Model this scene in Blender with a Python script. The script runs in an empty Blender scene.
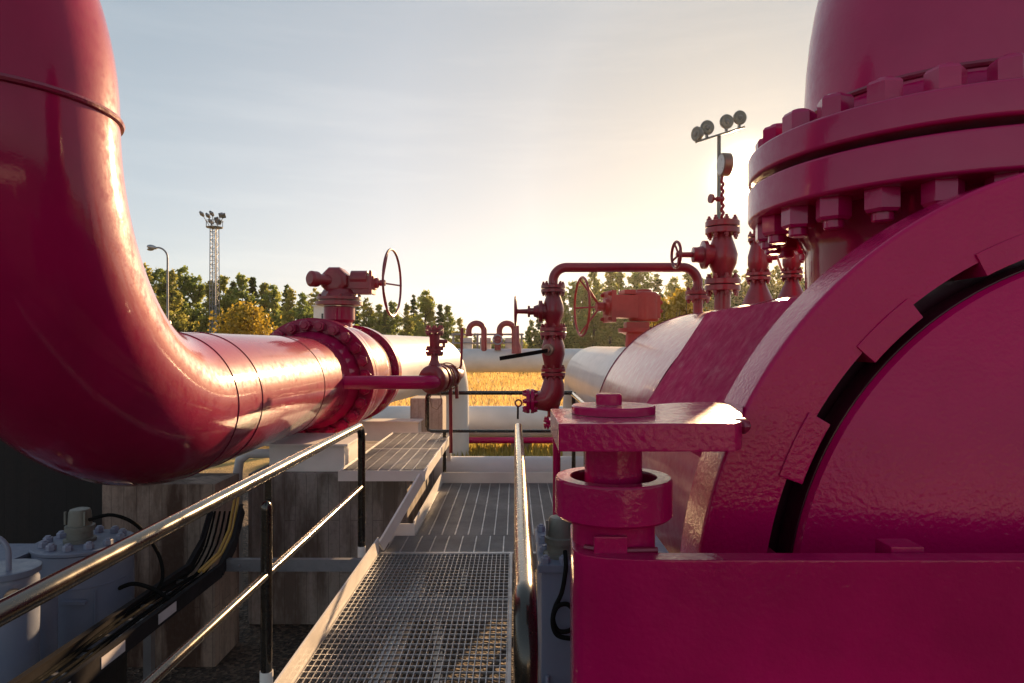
import bpy, bmesh, math, random
import numpy as np
from mathutils import Vector as V, Matrix
PI = math.pi
rad = math.radians
random.seed(11)
EYE = 1.67                      # camera height above the walkway grating (z = 0)
GROUND = -1.0
scene = bpy.context.scene
C = scene.collection

def E(x, d, h):                 # a point given by height relative to the eye
    return V((x, d, EYE + h))

# ------------------------------------------------------------------ materials
def new_mat(name):
    m = bpy.data.materials.new(name); m.use_nodes = True
    nt = m.node_tree
    b = nt.nodes['Principled BSDF']
    return m, nt, b

def N(nt, t, **kw):
    n = nt.nodes.new(t)
    for k, v in kw.items():
        if k in n.inputs: n.inputs[k].default_value = v
        else: setattr(n, k, v)
    return n

def noise(nt, co, scale, detail=4.0, rough=0.55, stretch=None):
    n = N(nt, 'ShaderNodeTexNoise')
    n.inputs['Scale'].default_value = scale
    n.inputs['Detail'].default_value = detail
    n.inputs['Roughness'].default_value = rough
    if stretch:
        mp = N(nt, 'ShaderNodeMapping'); mp.inputs['Scale'].default_value = stretch
        nt.links.new(co, mp.inputs['Vector']); nt.links.new(mp.outputs['Vector'], n.inputs['Vector'])
    else:
        nt.links.new(co, n.inputs['Vector'])
    return n.outputs['Fac']

def ramp(nt, fac, stops):
    r = N(nt, 'ShaderNodeValToRGB')
    e = r.color_ramp.elements
    while len(e) < len(stops): e.new(0.5)
    for i, (p, c) in enumerate(stops):
        e[i].position = p
        e[i].color = (*c, 1) if len(c) == 3 else c
    nt.links.new(fac, r.inputs['Fac'])
    return r.outputs['Color']

def mixc(nt, fac, a, b, mode='MIX'):
    m = N(nt, 'ShaderNodeMix'); m.data_type = 'RGBA'; m.blend_type = mode
    for sock, v in ((m.inputs[0], fac), (m.inputs[6], a), (m.inputs[7], b)):
        if isinstance(v, (int, float)): sock.default_value = v
        elif isinstance(v, tuple): sock.default_value = (*v, 1)
        else: nt.links.new(v, sock)
    return m.outputs[2]

def rng_map(nt, fac, a, b, lo=0.0, hi=1.0):
    m = N(nt, 'ShaderNodeMapRange')
    m.inputs['From Min'].default_value = lo; m.inputs['From Max'].default_value = hi
    m.inputs['To Min'].default_value = a; m.inputs['To Max'].default_value = b
    nt.links.new(fac, m.inputs['Value'])
    return m.outputs['Result']

def coords(nt):
    g = N(nt, 'ShaderNodeNewGeometry')
    return g.outputs['Position']

def paint(name, col, rough=0.25, coat=0.5, peel=0.25, peel_scale=70, wave=0.1, var=0.25, metallic=0.0, worn=None, worn_amt=0.0, spec=0.5, coat_rough=0.08, dust=0.0, coat_ior=1.5, coat_tint=None):
    m, nt, b = new_mat(name)
    co = coords(nt)
    n1 = noise(nt, co, 2.2, 5)
    n2 = noise(nt, co, 17, 5, 0.65)
    dark = tuple(c*(1-var) for c in col); light = tuple(min(1, c*(1+var*0.7)) for c in col)
    c1 = ramp(nt, n1, [(0.32, dark), (0.68, light)])
    c2 = mixc(nt, rng_map(nt, n2, 0.0, min(0.35, var*1.5), 0.5, 0.75), c1, dark)
    if dust:
        c2 = mixc(nt, rng_map(nt, noise(nt, co, 6, 6, 0.7), 0, dust, 0.45, 0.8), c2, (0.42, 0.30, 0.27))
    if worn:
        w = noise(nt, co, 38, 6, 0.7)
        f = rng_map(nt, w, 0, 1, 0.70 - worn_amt, 0.74 - worn_amt)
        c2 = mixc(nt, f, c2, worn)
    nt.links.new(c2, b.inputs['Base Color'])
    nt.links.new(rng_map(nt, n2, rough*0.75, rough*1.5, 0.3, 0.75), b.inputs['Roughness'])
    b.inputs['Metallic'].default_value = metallic
    b.inputs['Coat Weight'].default_value = coat
    b.inputs['Coat Roughness'].default_value = coat_rough
    b.inputs['Coat IOR'].default_value = coat_ior
    b.inputs['Specular IOR Level'].default_value = spec
    bm1 = N(nt, 'ShaderNodeBump'); bm1.inputs['Strength'].default_value = peel; bm1.inputs['Distance'].default_value = 0.0022
    nt.links.new(noise(nt, co, peel_scale, 3, 0.5), bm1.inputs['Height'])
    bm2 = N(nt, 'ShaderNodeBump'); bm2.inputs['Strength'].default_value = wave; bm2.inputs['Distance'].default_value = 0.02
    nt.links.new(noise(nt, co, 9, 3, 0.5), bm2.inputs['Height'])
    nt.links.new(bm1.outputs['Normal'], bm2.inputs['Normal'])
    nt.links.new(bm2.outputs['Normal'], b.inputs['Normal'])
    nt.links.new(bm2.outputs['Normal'], b.inputs['Coat Normal'])
    if coat_tint: b.inputs['Coat Tint'].default_value = (*coat_tint, 1)
    return m

MAG = (0.38, 0.0022, 0.080)
M = {}
M['magenta'] = paint('magenta_paint', MAG, 0.42, 0.85, 0.5, 80, 0.12, spec=0.04, coat_ior=1.36, coat_rough=0.08, var=0.24, worn=(0.16, 0.02, 0.03), worn_amt=-0.055)
M['magenta_pipe'] = paint('magenta_pipe_paint', (0.28, 0.0012, 0.050), 0.45, 1.0, 0.12, 60, 0.015, spec=0.06, coat_ior=1.33, coat_rough=0.08, var=0.14)
M['magenta_rough'] = paint('magenta_rough_paint', (0.45, 0.0016, 0.088), 0.5, 1.0, 0.8, 80, 0.06, spec=0.03, coat_ior=1.33, coat_rough=0.05, var=0.14, worn=(0.18, 0.02, 0.035), worn_amt=-0.06)
M['magenta_matt'] = paint('magenta_matt_paint', (0.42, 0.005, 0.085), 0.65, 0.0, 0.5, 42, 0.12, spec=0.12)
M['riser_paint'] = paint('riser_paint', (0.40, 0.003, 0.085), 0.40, 0.8, 0.2, 60, 0.03, spec=0.2, coat_ior=1.45, coat_rough=0.12, var=0.10)
M['bead'] = paint('weld_bead_paint', (0.20, 0.004, 0.035), 0.4, 0.4, 0.9, 50, 0.3)
M['brick'] = paint('faded_red_paint', (0.24, 0.009, 0.022), 0.40, 0.45, 0.3, 60, 0.08, var=0.35, worn=(0.10, 0.02, 0.02), worn_amt=-0.04)
M['orange'] = paint('orange_red_paint', (0.38, 0.020, 0.014), 0.45, 0.25, 0.25, 60, 0.1, worn=(0.16, 0.03, 0.02), worn_amt=-0.04)
M['black'] = paint('black_rail_paint', (0.012, 0.011, 0.011), 0.25, 1.0, 0.0, 90, 0.0, spec=0.30, coat_rough=0.15, coat_tint=(1.0, 0.93, 0.80), var=0.3)
M['white_coat'] = paint('white_pipe_coating', (0.62, 0.60, 0.60), 0.45, 0.2, 0.08, 30, 0.05, var=0.08)
M['white_steel'] = paint('white_steel_paint', (0.78, 0.74, 0.70), 0.5, 0.1, 0.1, 60, 0.05, var=0.14, worn=(0.35, 0.24, 0.16), worn_amt=0.0)
M['galv'] = paint('galvanised_steel', (0.38, 0.38, 0.40), 0.38, 0.0, 0.1, 90, 0.0, var=0.25, metallic=0.75)
M['galv_dark'] = paint('dull_grey_steel', (0.22, 0.22, 0.24), 0.45, 0.0, 0.15, 60, 0.0, metallic=0.5)
M['tank'] = paint('blue_grey_paint', (0.15, 0.175, 0.25), 0.45, 0.15, 0.15, 60, 0.06, var=0.15, worn=(0.12, 0.1, 0.1), worn_amt=-0.03)
M['motor'] = paint('green_grey_casting', (0.15, 0.15, 0.13), 0.5, 0.1, 0.3, 70, 0.1, var=0.3)
M['cap'] = paint('pale_cap_paint', (0.22, 0.24, 0.33), 0.5, 0.1, 0.2, 60, 0.05)
M['tray'] = paint('dark_tray_steel', (0.030, 0.028, 0.030), 0.9, 0.0, 0.2, 60, 0.0, var=0.3, spec=0.03)
M['rubber'] = paint('black_rubber', (0.010, 0.010, 0.010), 0.9, 0.0, 0.1, 80, 0.0, spec=0.04)
M['gap_shade'] = paint('maroon_gap_shade', (0.05, 0.002, 0.013), 0.45, 0.2, 0.2, 60, 0.05, spec=0.3)  # shade inside the door gap, painted as dark maroon
M['bare'] = paint('worn_steel', (0.30, 0.22, 0.16), 0.35, 0.0, 0.2, 60, 0.0, metallic=0.6)
M['yellow_cable'] = paint('tan_cable', (0.45, 0.26, 0.05), 0.45, 0.1, 0.1, 80, 0.0)
M['grease'] = paint('dark_grease', (0.015, 0.010, 0.008), 0.3, 0.3, 0.8, 60, 0.3)
M['tagw'] = paint('pale_label', (0.55, 0.52, 0.55), 0.6, 0.0, 0.05, 60, 0.0, var=0.3, worn=(0.2, 0.17, 0.17), worn_amt=0.06)
M['grey_lamp'] = paint('grey_lamp_metal', (0.22, 0.20, 0.18), 0.45, 0.1, 0.1, 60, 0.0)
M['glass'] = paint('lamp_glass', (0.17, 0.145, 0.105), 0.12, 0.6, 0.05, 60, 0.0)
M['dial'] = paint('gauge_face', (0.6, 0.58, 0.52), 0.3, 0.4, 0.02, 60, 0.0)
M['hut'] = paint('white_sheet_wall', (0.7, 0.7, 0.7), 0.6, 0.0, 0.1, 20, 0.0, var=0.08)
M['dark_window'] = paint('dark_opening', (0.02, 0.02, 0.022), 0.2, 0.2, 0.0, 60, 0.0)

def concrete(name, base, stain, amt):
    m, nt, b = new_mat(name); co = coords(nt)
    sp = N(nt, 'ShaderNodeSeparateXYZ'); nt.links.new(co, sp.inputs[0])
    ad_ = N(nt, 'ShaderNodeMath'); ad_.operation = 'ADD'; nt.links.new(sp.outputs[0], ad_.inputs[0]); nt.links.new(sp.outputs[1], ad_.inputs[1])
    cb = N(nt, 'ShaderNodeCombineXYZ'); nt.links.new(sp.outputs[2], cb.inputs[0]); nt.links.new(ad_.outputs[0], cb.inputs[1])
    br = N(nt, 'ShaderNodeTexBrick'); br.offset = 0.37
    nt.links.new(cb.outputs[0], br.inputs['Vector'])
    br.inputs['Scale'].default_value = 1.0; br.inputs['Brick Width'].default_value = 1.35; br.inputs['Row Height'].default_value = 0.105
    br.inputs['Mortar Size'].default_value = 0.004; br.inputs['Mortar Smooth'].default_value = 0.4
    br.inputs['Color1'].default_value = (0.46, 0.46, 0.46, 1); br.inputs['Color2'].default_value = (0.62, 0.62, 0.62, 1); br.inputs['Mortar'].default_value = (0.08, 0.08, 0.08, 1)
    bwb = N(nt, 'ShaderNodeRGBToBW'); nt.links.new(br.outputs['Color'], bwb.inputs[0])
    streak = noise(nt, co, 3.2, 6, 0.7, (2.2, 2.2, 0.7))
    mb = N(nt, 'ShaderNodeMath'); mb.operation = 'MULTIPLY_ADD'; mb.inputs[1].default_value = 0.45
    nt.links.new(bwb.outputs[0], mb.inputs[0]); nt.links.new(rng_map(nt, streak, 0.10, 0.46), mb.inputs[2])
    boards = mb.outputs[0]
    fine = noise(nt, co, 26, 6, 0.7)
    big = noise(nt, co, 1.9, 6, 0.65, (1.6, 1.6, 0.35))
    c = ramp(nt, boards, [(0.30, tuple(x*0.55 for x in base)), (0.5, base), (0.72, tuple(min(1, x*1.35) for x in base))])
    c = mixc(nt, rng_map(nt, big, 0, amt, 0.44, 0.58), c, stain)
    c = mixc(nt, rng_map(nt, fine, 0, 0.55, 0.48, 0.75), c, tuple(x*0.4 for x in base))
    nt.links.new(c, b.inputs['Base Color']); b.inputs['Roughness'].default_value = 0.85
    bp = N(nt, 'ShaderNodeBump'); bp.inputs['Strength'].default_value = 0.5; bp.inputs['Distance'].default_value = 0.02
    nt.links.new(boards, bp.inputs['Height'])
    bp2 = N(nt, 'ShaderNodeBump'); bp2.inputs['Strength'].default_value = 0.35; bp2.inputs['Distance'].default_value = 0.008
    nt.links.new(fine, bp2.inputs['Height']); nt.links.new(bp.outputs['Normal'], bp2.inputs['Normal'])
    nt.links.new(bp2.outputs['Normal'], b.inputs['Normal'])
    return m
M['concrete'] = concrete('grey_concrete', (0.31, 0.27, 0.25), (0.10, 0.07, 0.055), 0.8)
M['concrete_brown'] = concrete('rust_stained_concrete', (0.27, 0.20, 0.16), (0.06, 0.027, 0.016), 0.95)
M['concrete_pale'] = concrete('pale_concrete', (0.42, 0.35, 0.31), (0.25, 0.16, 0.12), 0.35)
M['shade_black'] = concrete('shade_black_concrete', (0.012, 0.010, 0.010), (0.02, 0.013, 0.01), 0.4)  # near-black concrete: the dark under the elbow is painted into its colour

def ground_mat():
    m, nt, b = new_mat('yard_gravel_and_meadow'); co = coords(nt)
    sep = N(nt, 'ShaderNodeSeparateXYZ'); nt.links.new(co, sep.inputs[0])
    v = N(nt, 'ShaderNodeTexVoronoi'); v.inputs['Scale'].default_value = 34; nt.links.new(co, v.inputs['Vector'])
    bw = N(nt, 'ShaderNodeRGBToBW'); nt.links.new(v.outputs['Color'], bw.inputs[0])
    grav = ramp(nt, bw.outputs[0], [(0.1, (0.020, 0.014, 0.011)), (0.55, (0.065, 0.044, 0.032)), (0.95, (0.17, 0.12, 0.085))])
    n = noise(nt, co, 0.35, 6, 0.65)
    n2 = noise(nt, co, 3.5, 5, 0.7)
    straw = ramp(nt, n, [(0.32, (0.30, 0.22, 0.06)), (0.5, (0.55, 0.36, 0.11)), (0.7, (0.68, 0.46, 0.16))])
    straw = mixc(nt, rng_map(nt, n2, 0, 0.55, 0.45, 0.7), straw, (0.14, 0.11, 0.03))
    f = N(nt, 'ShaderNodeMath'); f.operation = 'ADD'
    nt.links.new(sep.outputs[1], f.inputs[0]); nt.links.new(rng_map(nt, n2, -1.5, 1.5), f.inputs[1])
    c = mixc(nt, rng_map(nt, f.outputs[0], 0, 1, 13.5, 15.5), grav, straw)
    nt.links.new(c, b.inputs['Base Color']); b.inputs['Roughness'].default_value = 0.9
    bp = N(nt, 'ShaderNodeBump'); bp.inputs['Strength'].default_value = 0.9; bp.inputs['Distance'].default_value = 0.03
    nt.links.new(v.outputs['Distance'], bp.inputs['Height']); nt.links.new(bp.outputs['Normal'], b.inputs['Normal'])
    return m
M['ground'] = ground_mat()

def leaf_mat(name, a, bcol, c, trans=0.45):
    m = bpy.data.materials.new(name); m.use_nodes = True; nt = m.node_tree
    nt.nodes.clear()
    out = N(nt, 'ShaderNodeOutputMaterial')
    co = coords(nt)
    oi = N(nt, 'ShaderNodeObjectInfo')
    n1 = noise(nt, co, 0.55, 3, 0.6); n2 = noise(nt, co, 5.0, 3, 0.7)
    s = N(nt, 'ShaderNodeMath'); s.operation = 'ADD'
    nt.links.new(n1, s.inputs[0]); nt.links.new(rng_map(nt, n2, -0.22, 0.22), s.inputs[1])
    s2 = N(nt, 'ShaderNodeMath'); s2.operation = 'ADD'
    nt.links.new(s.outputs[0], s2.inputs[0]); nt.links.new(rng_map(nt, oi.outputs['Random'], -0.12, 0.12), s2.inputs[1])
    col = ramp(nt, s2.outputs[0], [(0.25, a), (0.5, bcol), (0.75, c)])
    d = N(nt, 'ShaderNodeBsdfDiffuse'); t = N(nt, 'ShaderNodeBsdfTranslucent')
    g = N(nt, 'ShaderNodeBsdfGlossy'); g.inputs['Roughness'].default_value = 0.45
    nt.links.new(col, d.inputs['Color']); nt.links.new(col, t.inputs['Color'])
    mx = N(nt, 'ShaderNodeMixShader'); mx.inputs[0].default_value = trans
    nt.links.new(d.outputs[0], mx.inputs[1]); nt.links.new(t.outputs[0], mx.inputs[2])
    mx2 = N(nt, 'ShaderNodeMixShader'); mx2.inputs[0].default_value = 0.04
    nt.links.new(mx.outputs[0], mx2.inputs[1]); nt.links.new(g.outputs[0], mx2.inputs[2])
    nt.links.new(mx2.outputs[0], out.inputs['Surface'])
    return m
M['spruce'] = leaf_mat('spruce_needles', (0.05, 0.085, 0.025), (0.11, 0.16, 0.04), (0.20, 0.24, 0.06), 0.55)
M['birch'] = leaf_mat('birch_leaves', (0.20, 0.22, 0.05), (0.36, 0.35, 0.08), (0.52, 0.45, 0.10), 0.6)
M['aspen'] = leaf_mat('aspen_leaves', (0.14, 0.20, 0.045), (0.27, 0.33, 0.075), (0.46, 0.45, 0.10), 0.62)
M['yellow'] = leaf_mat('autumn_leaves', (0.20, 0.15, 0.015), (0.38, 0.27, 0.03), (0.56, 0.40, 0.05), 0.5)
M['straw'] = leaf_mat('dry_grass_blades', (0.50, 0.34, 0.10), (0.74, 0.51, 0.18), (0.82, 0.62, 0.28), 0.6)
M['weeds'] = leaf_mat('weed_leaves', (0.25, 0.22, 0.05), (0.48, 0.38, 0.09), (0.68, 0.46, 0.13), 0.6)
M['bark'] = paint('bark', (0.10, 0.075, 0.055), 0.9, 0.0, 0.8, 25, 0.3, var=0.4, spec=0.1)

# ------------------------------------------------------------------ mesh builder
LOC = {}

def basis(ax, ref=None):
    ax = V(ax).normalized()
    if ref is None:
        ref = V((0, 0, 1)) if abs(ax.z) < 0.9 else V((1, 0, 0))
    u = (V(ref) - ax*ax.dot(V(ref))).normalized()
    return ax, u, ax.cross(u)

class B:
    def __init__(self): self.bm = bmesh.new()
    def _ring(self, c, u, w, r, n, ph=0.0):
        return [self.bm.verts.new(c + u*(r*math.cos(ph+2*PI*k/n)) + w*(r*math.sin(ph+2*PI*k/n))) for k in range(n)]
    def _skin(self, rings, c0, c1, closed=False):
        n = len(rings[0]); m = len(rings)
        for i in range(m if closed else m-1):
            a, b = rings[i], rings[(i+1) % m]
            for k in range(n):
                self.bm.faces.new((a[k], a[(k+1) % n], b[(k+1) % n], b[k]))
        if c0 and not closed: self.bm.faces.new(rings[0][::-1])
        if c1 and not closed: self.bm.faces.new(rings[-1])
    def lathe(self, p, ax, prof, n=32, caps=(True, True), ref=None, ph=0.0, closed=False):
        p = V(p); ax, u, w = basis(ax, ref)
        self._skin([self._ring(p+ax*t, u, w, r, n, ph) for t, r in prof], caps[0], caps[1], closed)
        return self
    def cyl(self, p0, p1, r0, r1=None, n=20, caps=(True, True)):
        p0, p1 = V(p0), V(p1)
        return self.lathe(p0, p1-p0, [(0, r0), ((p1-p0).length, r0 if r1 is None else r1)], n, caps)
    def tube(self, pts, r, n=14, caps=True, closed=False):
        pts = [V(p) for p in pts]; m = len(pts)
        rs = r if isinstance(r, (list, tuple)) else [r]*m
        rings = []; u = None
        for i in range(m):
            if closed: t = (pts[(i+1) % m] - pts[i-1]).normalized()
            else: t = (pts[min(i+1, m-1)] - pts[max(i-1, 0)]).normalized()
            if u is None: _, u, w = basis(t)
            else:
                u = (u - t*t.dot(u)).normalized(); w = t.cross(u)
            rings.append(self._ring(pts[i], u, w, rs[i], n))
        self._skin(rings, caps, caps, closed)
        return self
    def torus(self, c, ax, R_, r, n=40, k=10):
        c = V(c); ax, u, w = basis(ax)
        rings = []
        for i in range(n):
            a = 2*PI*i/n; d = u*math.cos(a) + w*math.sin(a)
            rings.append([self.bm.verts.new(c + d*(R_ + r*math.cos(2*PI*j/k)) + ax*(r*math.sin(2*PI*j/k))) for j in range(k)])
        self._skin(rings, False, False, True)
        return self
    def prism(self, poly, vec):
        vec = V(vec)
        a = [self.bm.verts.new(V(p)) for p in poly]; b = [self.bm.verts.new(V(p)+vec) for p in poly]
        n = len(a)
        self.bm.faces.new(a[::-1]); self.bm.faces.new(b)
        for k in range(n): self.bm.faces.new((a[k], a[(k+1) % n], b[(k+1) % n], b[k]))
        return self
    def box(self, lo, hi):
        x0, y0, z0 = lo; x1, y1, z1 = hi
        return self.prism([(x0, y0, z0), (x1, y0, z0), (x1, y1, z0), (x0, y1, z0)], (0, 0, z1-z0))
    def bar(self, p0, p1, w, h, up=(0, 0, 1)):
        p0, p1 = V(p0), V(p1); ax, u, s = basis(p1-p0, up)
        q = [p0 + s*(a*w/2) + u*(b*h/2) for a, b in ((-1, -1), (1, -1), (1, 1), (-1, 1))]
        return self.prism(q, p1-p0)
    def sphere(self, c, r, n=20, m=12, sc=(1, 1, 1)):
        c = V(c); rings = []
        for i in range(1, m):
            a = PI*i/m
            rings.append([self.bm.verts.new(c + V((sc[0]*r*math.sin(a)*math.cos(2*PI*k/n), sc[1]*r*math.sin(a)*math.sin(2*PI*k/n), sc[2]*r*math.cos(a)))) for k in range(n)])
        self._skin(rings, True, True)
        return self
    def done(self, name, mat, parent=None, bevel=0.0, loc=None, ang=38, seg=2):
        bm = self.bm
        bmesh.ops.recalc_face_normals(bm, faces=bm.faces)
        if bevel:
            es = [e for e in bm.edges if len(e.link_faces) == 2 and e.calc_face_angle(0) > rad(40)]
            bmesh.ops.bevel(bm, geom=es, offset=bevel, segments=seg, affect='EDGES', profile=0.7, clamp_overlap=True)
        L = LOC[parent.name] if parent else V(loc or (0, 0, 0))
        bmesh.ops.translate(bm, verts=bm.verts, vec=-L)
        me = bpy.data.meshes.new(name); bm.to_mesh(me); bm.free()
        me.materials.append(M[mat] if isinstance(mat, str) else mat)
        me.polygons.foreach_set('use_smooth', [True]*len(me.polygons))
        me.set_sharp_from_angle(angle=rad(ang))
        o = bpy.data.objects.new(name, me); C.objects.link(o)
        wn = o.modifiers.new('weighted', 'WEIGHTED_NORMAL'); wn.keep_sharp = True; wn.weight = 80
        if parent: o.parent = parent
        else: o.location = L
        LOC[o.name] = L
        return o

def tag(o, label, cat, group=None, kind=None):
    if label: o['label'] = label
    if cat: o['category'] = cat
    if group: o['group'] = group
    if kind: o['kind'] = kind
    return o

def thing(name, label, cat, loc, group=None):
    o = bpy.data.objects.new(name, None); C.objects.link(o)
    o.location = loc; LOC[o.name] = V(loc); o.empty_display_size = 0.1
    return tag(o, label, cat, group)

def place(mesh_obj_or_mesh, name, parent, p, ax, spin=0.0):      # a shared mesh built along +Z from its base
    me = mesh_obj_or_mesh
    o = bpy.data.objects.new(name, me); C.objects.link(o); o.parent = parent
    q = V(ax).normalized().to_track_quat('Z', 'Y')
    o.rotation_mode = 'QUATERNION'
    o.rotation_quaternion = q @ Matrix.Rotation(spin, 4, 'Z').to_quaternion()
    o.location = V(p) - LOC[parent.name]
    LOC[o.name] = V(p)
    return o

_bolts = {}
def bolt_mesh(r, h, stud, mat):
    key = (round(r, 4), round(h, 4), round(stud, 4), mat)
    if key in _bolts: return _bolts[key]
    b = B()
    b.lathe((0, 0, 0), (0, 0, 1), [(0, r*0.99), (h*0.05, r), (h*0.86, r), (h, r*0.86)], 6)
    b.lathe((0, 0, h*0.9), (0, 0, 1), [(0, r*0.58), (stud, r*0.58), (stud+r*0.1, r*0.48)], 14)
    bm = b.bm; bmesh.ops.recalc_face_normals(bm, faces=bm.faces)
    me = bpy.data.meshes.new('bolt'); bm.to_mesh(me); bm.free(); me.materials.append(M[mat])
    me.polygons.foreach_set('use_smooth', [True]*len(me.polygons)); me.set_sharp_from_angle(angle=rad(30))
    _bolts[key] = me
    return me

def bolts(parent, c, ax, rc, n, r, h, mat, stud=0.25, ph=0.0, double=None):
    """n nuts round an axis; double = distance to the far side of the flange pair for the matching nuts"""
    c = V(c); ax, u, w = basis(ax)
    me = bolt_mesh(r, h, r*stud, mat)
    for k in range(n):
        a = ph + 2*PI*k/n
        d = u*math.cos(a) + w*math.sin(a)
        place(me, 'bolt', parent, c + d*rc, ax, k*0.7)
        if double is not None: place(me, 'bolt', parent, c + d*rc - ax*double, -ax, k*0.5)

def flange_pair(root, c, ax, R_, t, mat, n=8, gap=0.008):
    """two bolted discs centred on c"""
    c = V(c); ax = V(ax).normalized()
    f = B().lathe(c - ax*(t+gap/2), ax, [(0, R_*0.97), (t*0.08, R_), (t*0.92, R_), (t, R_*0.98), (t+0.001, R_*0.7), (t+gap-0.001, R_*0.7), (t+gap, R_*0.98), (t+gap+t*0.08, R_), (2*t+gap-t*0.08, R_), (2*t+gap, R_*0.97)], 28).done('flange', mat, root)
    bolts(f, c + ax*(t+gap/2), ax, R_*0.80, n, R_*0.15, R_*0.16, mat, stud=0.9, double=2*t+gap)
    return f

def handwheel(root, hub, ax, R_, dish, tr, n, mat, hub_r=None):
    hub = V(hub); ax, u, w = basis(ax)
    b = B().torus(hub + ax*dish, ax, R_, tr, 48, 8)
    for k in range(n):
        a = 2*PI*(k+0.25)/n; d = u*math.cos(a) + w*math.sin(a)
        b.cyl(hub + d*0.01, hub + ax*dish + d*R_, tr*0.75, n=8)
    hr = hub_r or tr*2
    b.lathe(hub - ax*hr*0.8, ax, [(0, hr), (hr*1.6, hr)], 16)
    return b.done('handwheel', mat, root)

def flow(pts, k=6):                 # smooth curve through the points
    p = [V(q) for q in pts]; out = []
    for i in range(len(p)-1):
        a, b, c, d = p[max(i-1, 0)], p[i], p[i+1], p[min(i+2, len(p)-1)]
        for j in range(k):
            t = j/k
            out.append(0.5*((2*b) + (c-a)*t + (2*a-5*b+4*c-d)*t*t + (3*b-a-3*c+d)*t**3))
    return out + [p[-1]]

def arc(c, a, b, r, a0, a1, n):
    c, a, b = V(c), V(a), V(b)
    return [c + a*(r*math.cos(a0+(a1-a0)*i/n)) + b*(r*math.sin(a0+(a1-a0)*i/n)) for i in range(n+1)]

# ------------------------------------------------------------------ left pipeline
ZC = EYE - 0.395
TH = 0.0
U = V((math.sin(TH), math.cos(TH), 0)); W = V((math.cos(TH), -math.sin(TH), 0)); Z = V((0, 0, 1))
def L(d, off=0.0, h=0.0):       # point on the pipeline axis at depth d, off to the side, h above
    p = V((-2.28 + math.tan(TH)*(d-7.7), d, ZC))
    return p + W*off + Z*h

pr = 0.485; ER = 1.46
dv = 2.98
root = thing('elbow_pipe', 'huge glossy magenta pipe elbow dropping beside the walkway into a bolted flange', 'pipe', (L(dv).x, dv, 0))
ev = L(dv)
p_bend = ev + U*ER
top_tan = ev + Z*ER
up_c = top_tan - Z*0.03
lean = (-W*0.85 - U*0.5).normalized()
path = []
path += [p + Z*0 for p in arc(up_c + lean*1.45, -lean, Z, 1.45, rad(75), 0, 26)]
path += arc(ev + U*ER + Z*ER, -U, -Z, ER, 0, PI/2, 44)
path += [p_bend + U*0.02, p_bend + U*0.8, p_bend + U*1.6, L(7.42)]
B().tube(path, pr, 96).done('pipe_body', 'magenta_pipe', root)
for c, ax, rr in ((top_tan - Z*0.04, Z, 0.016), (p_bend, U, 0.005), (L(4.86), U, 0.005), (L(6.45), U, 0.004)):
    b = B().torus(c, ax, pr + (0.002 if rr < 0.01 else 0.003), rr if rr > 0.01 else rr*0.6, 128, 8)
    b.done('weld_seam', 'bead', root)
# weld-neck flange with its ring of bolts
f = B().lathe(L(7.42), U, [(0, pr+0.001), (0.04, pr+0.004), (0.14, 0.535), (0.24, 0.55), (0.245, 0.685), (0.255, 0.70), (0.385, 0.70), (0.392, 0.695)], 96).done('flange', 'magenta_pipe', root)
bolts(f, L(7.42) + U*0.247, -U, 0.615, 24, 0.066, 0.085, 'magenta_pipe', 0.35, ph=0.1)

# ball valve with gear operator
vb = L(8.86)
root = thing('ball_valve', 'flanged magenta ball valve with gear operator and upright handwheel on the elbow pipe', 'valve', (vb.x, vb.y, 0.6))
b = B().lathe(L(7.826), U, [(0, 0.695), (0.006, 0.70), (0.12, 0.70), (0.128, 0.69), (0.13, 0.60), (0.26, 0.58), (0.40, 0.615), (0.72, 0.645), (0.90, 0.65), (1.08, 0.645), (1.40, 0.61), (1.54, 0.575), (1.66, 0.575), (1.665, 0.665), (1.67, 0.67), (1.78, 0.67), (1.787, 0.665)], 96)
vbody = b.done('valve_body', 'magenta_pipe', root)
bolts(vbody, L(7.826) + U*0.128, -U, 0.615, 24, 0.052, 0.05, 'magenta_pipe', 0.2, ph=0.1)
bolts(vbody, L(7.826) + U*1.663, U*-1, 0.595, 24, 0.05, 0.06, 'magenta_pipe', 0.2, ph=0.1)
bt = L(8.86)
b = B().lathe(bt + Z*0.58, Z, [(0, 0.17), (0.10, 0.165), (0.14, 0.20), (0.30, 0.20), (0.31, 0.19)], 36)
b.done('bonnet', 'magenta_pipe', root)
b = B().lathe(bt + Z*0.90, Z, [(0, 0.24), (0.01, 0.30), (0.055, 0.30), (0.06, 0.24), (0.075, 0.24), (0.08, 0.285), (0.115, 0.285)], 40)
mf = b.done('mounting_flange', 'brick', root)
bolts(mf, bt + Z*1.015, Z, 0.26, 10, 0.022, 0.025, 'brick', 0.3)
# operator housing: rounded drum with tapered skirt and worm housing
op = B()
op.lathe(bt + Z*1.01, Z, [(0, 0.25), (0.06, 0.22), (0.11, 0.19)], 8, ph=PI/8)
op.lathe(bt + Z*1.22 - U*0.19 - W*0.03, U, [(0, 0.10), (0.02, 0.165), (0.06, 0.185), (0.32, 0.185), (0.36, 0.16), (0.38, 0.10)], 8, ph=PI/8)
op.done('gear_housing', 'brick', root, bevel=0.012)
dirn = (-W*0.55 - U*0.8).normalized()
op = B().lathe(bt + Z*1.22 + dirn*0.05 , dirn, [(0, 0.075), (0.30, 0.07), (0.305, 0.095), (0.33, 0.10), (0.40, 0.10), (0.425, 0.07)], 24)
op.done('indicator_cap', 'brick', root)
op = B()
w0 = bt + Z*1.20
op.bar(w0 + W*0.10, w0 + W*0.47, 0.20, 0.17)
op.bar(w0 + W*0.12 - Z*0.10, w0 + W*0.40 - Z*0.10, 0.16, 0.10)
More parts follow.
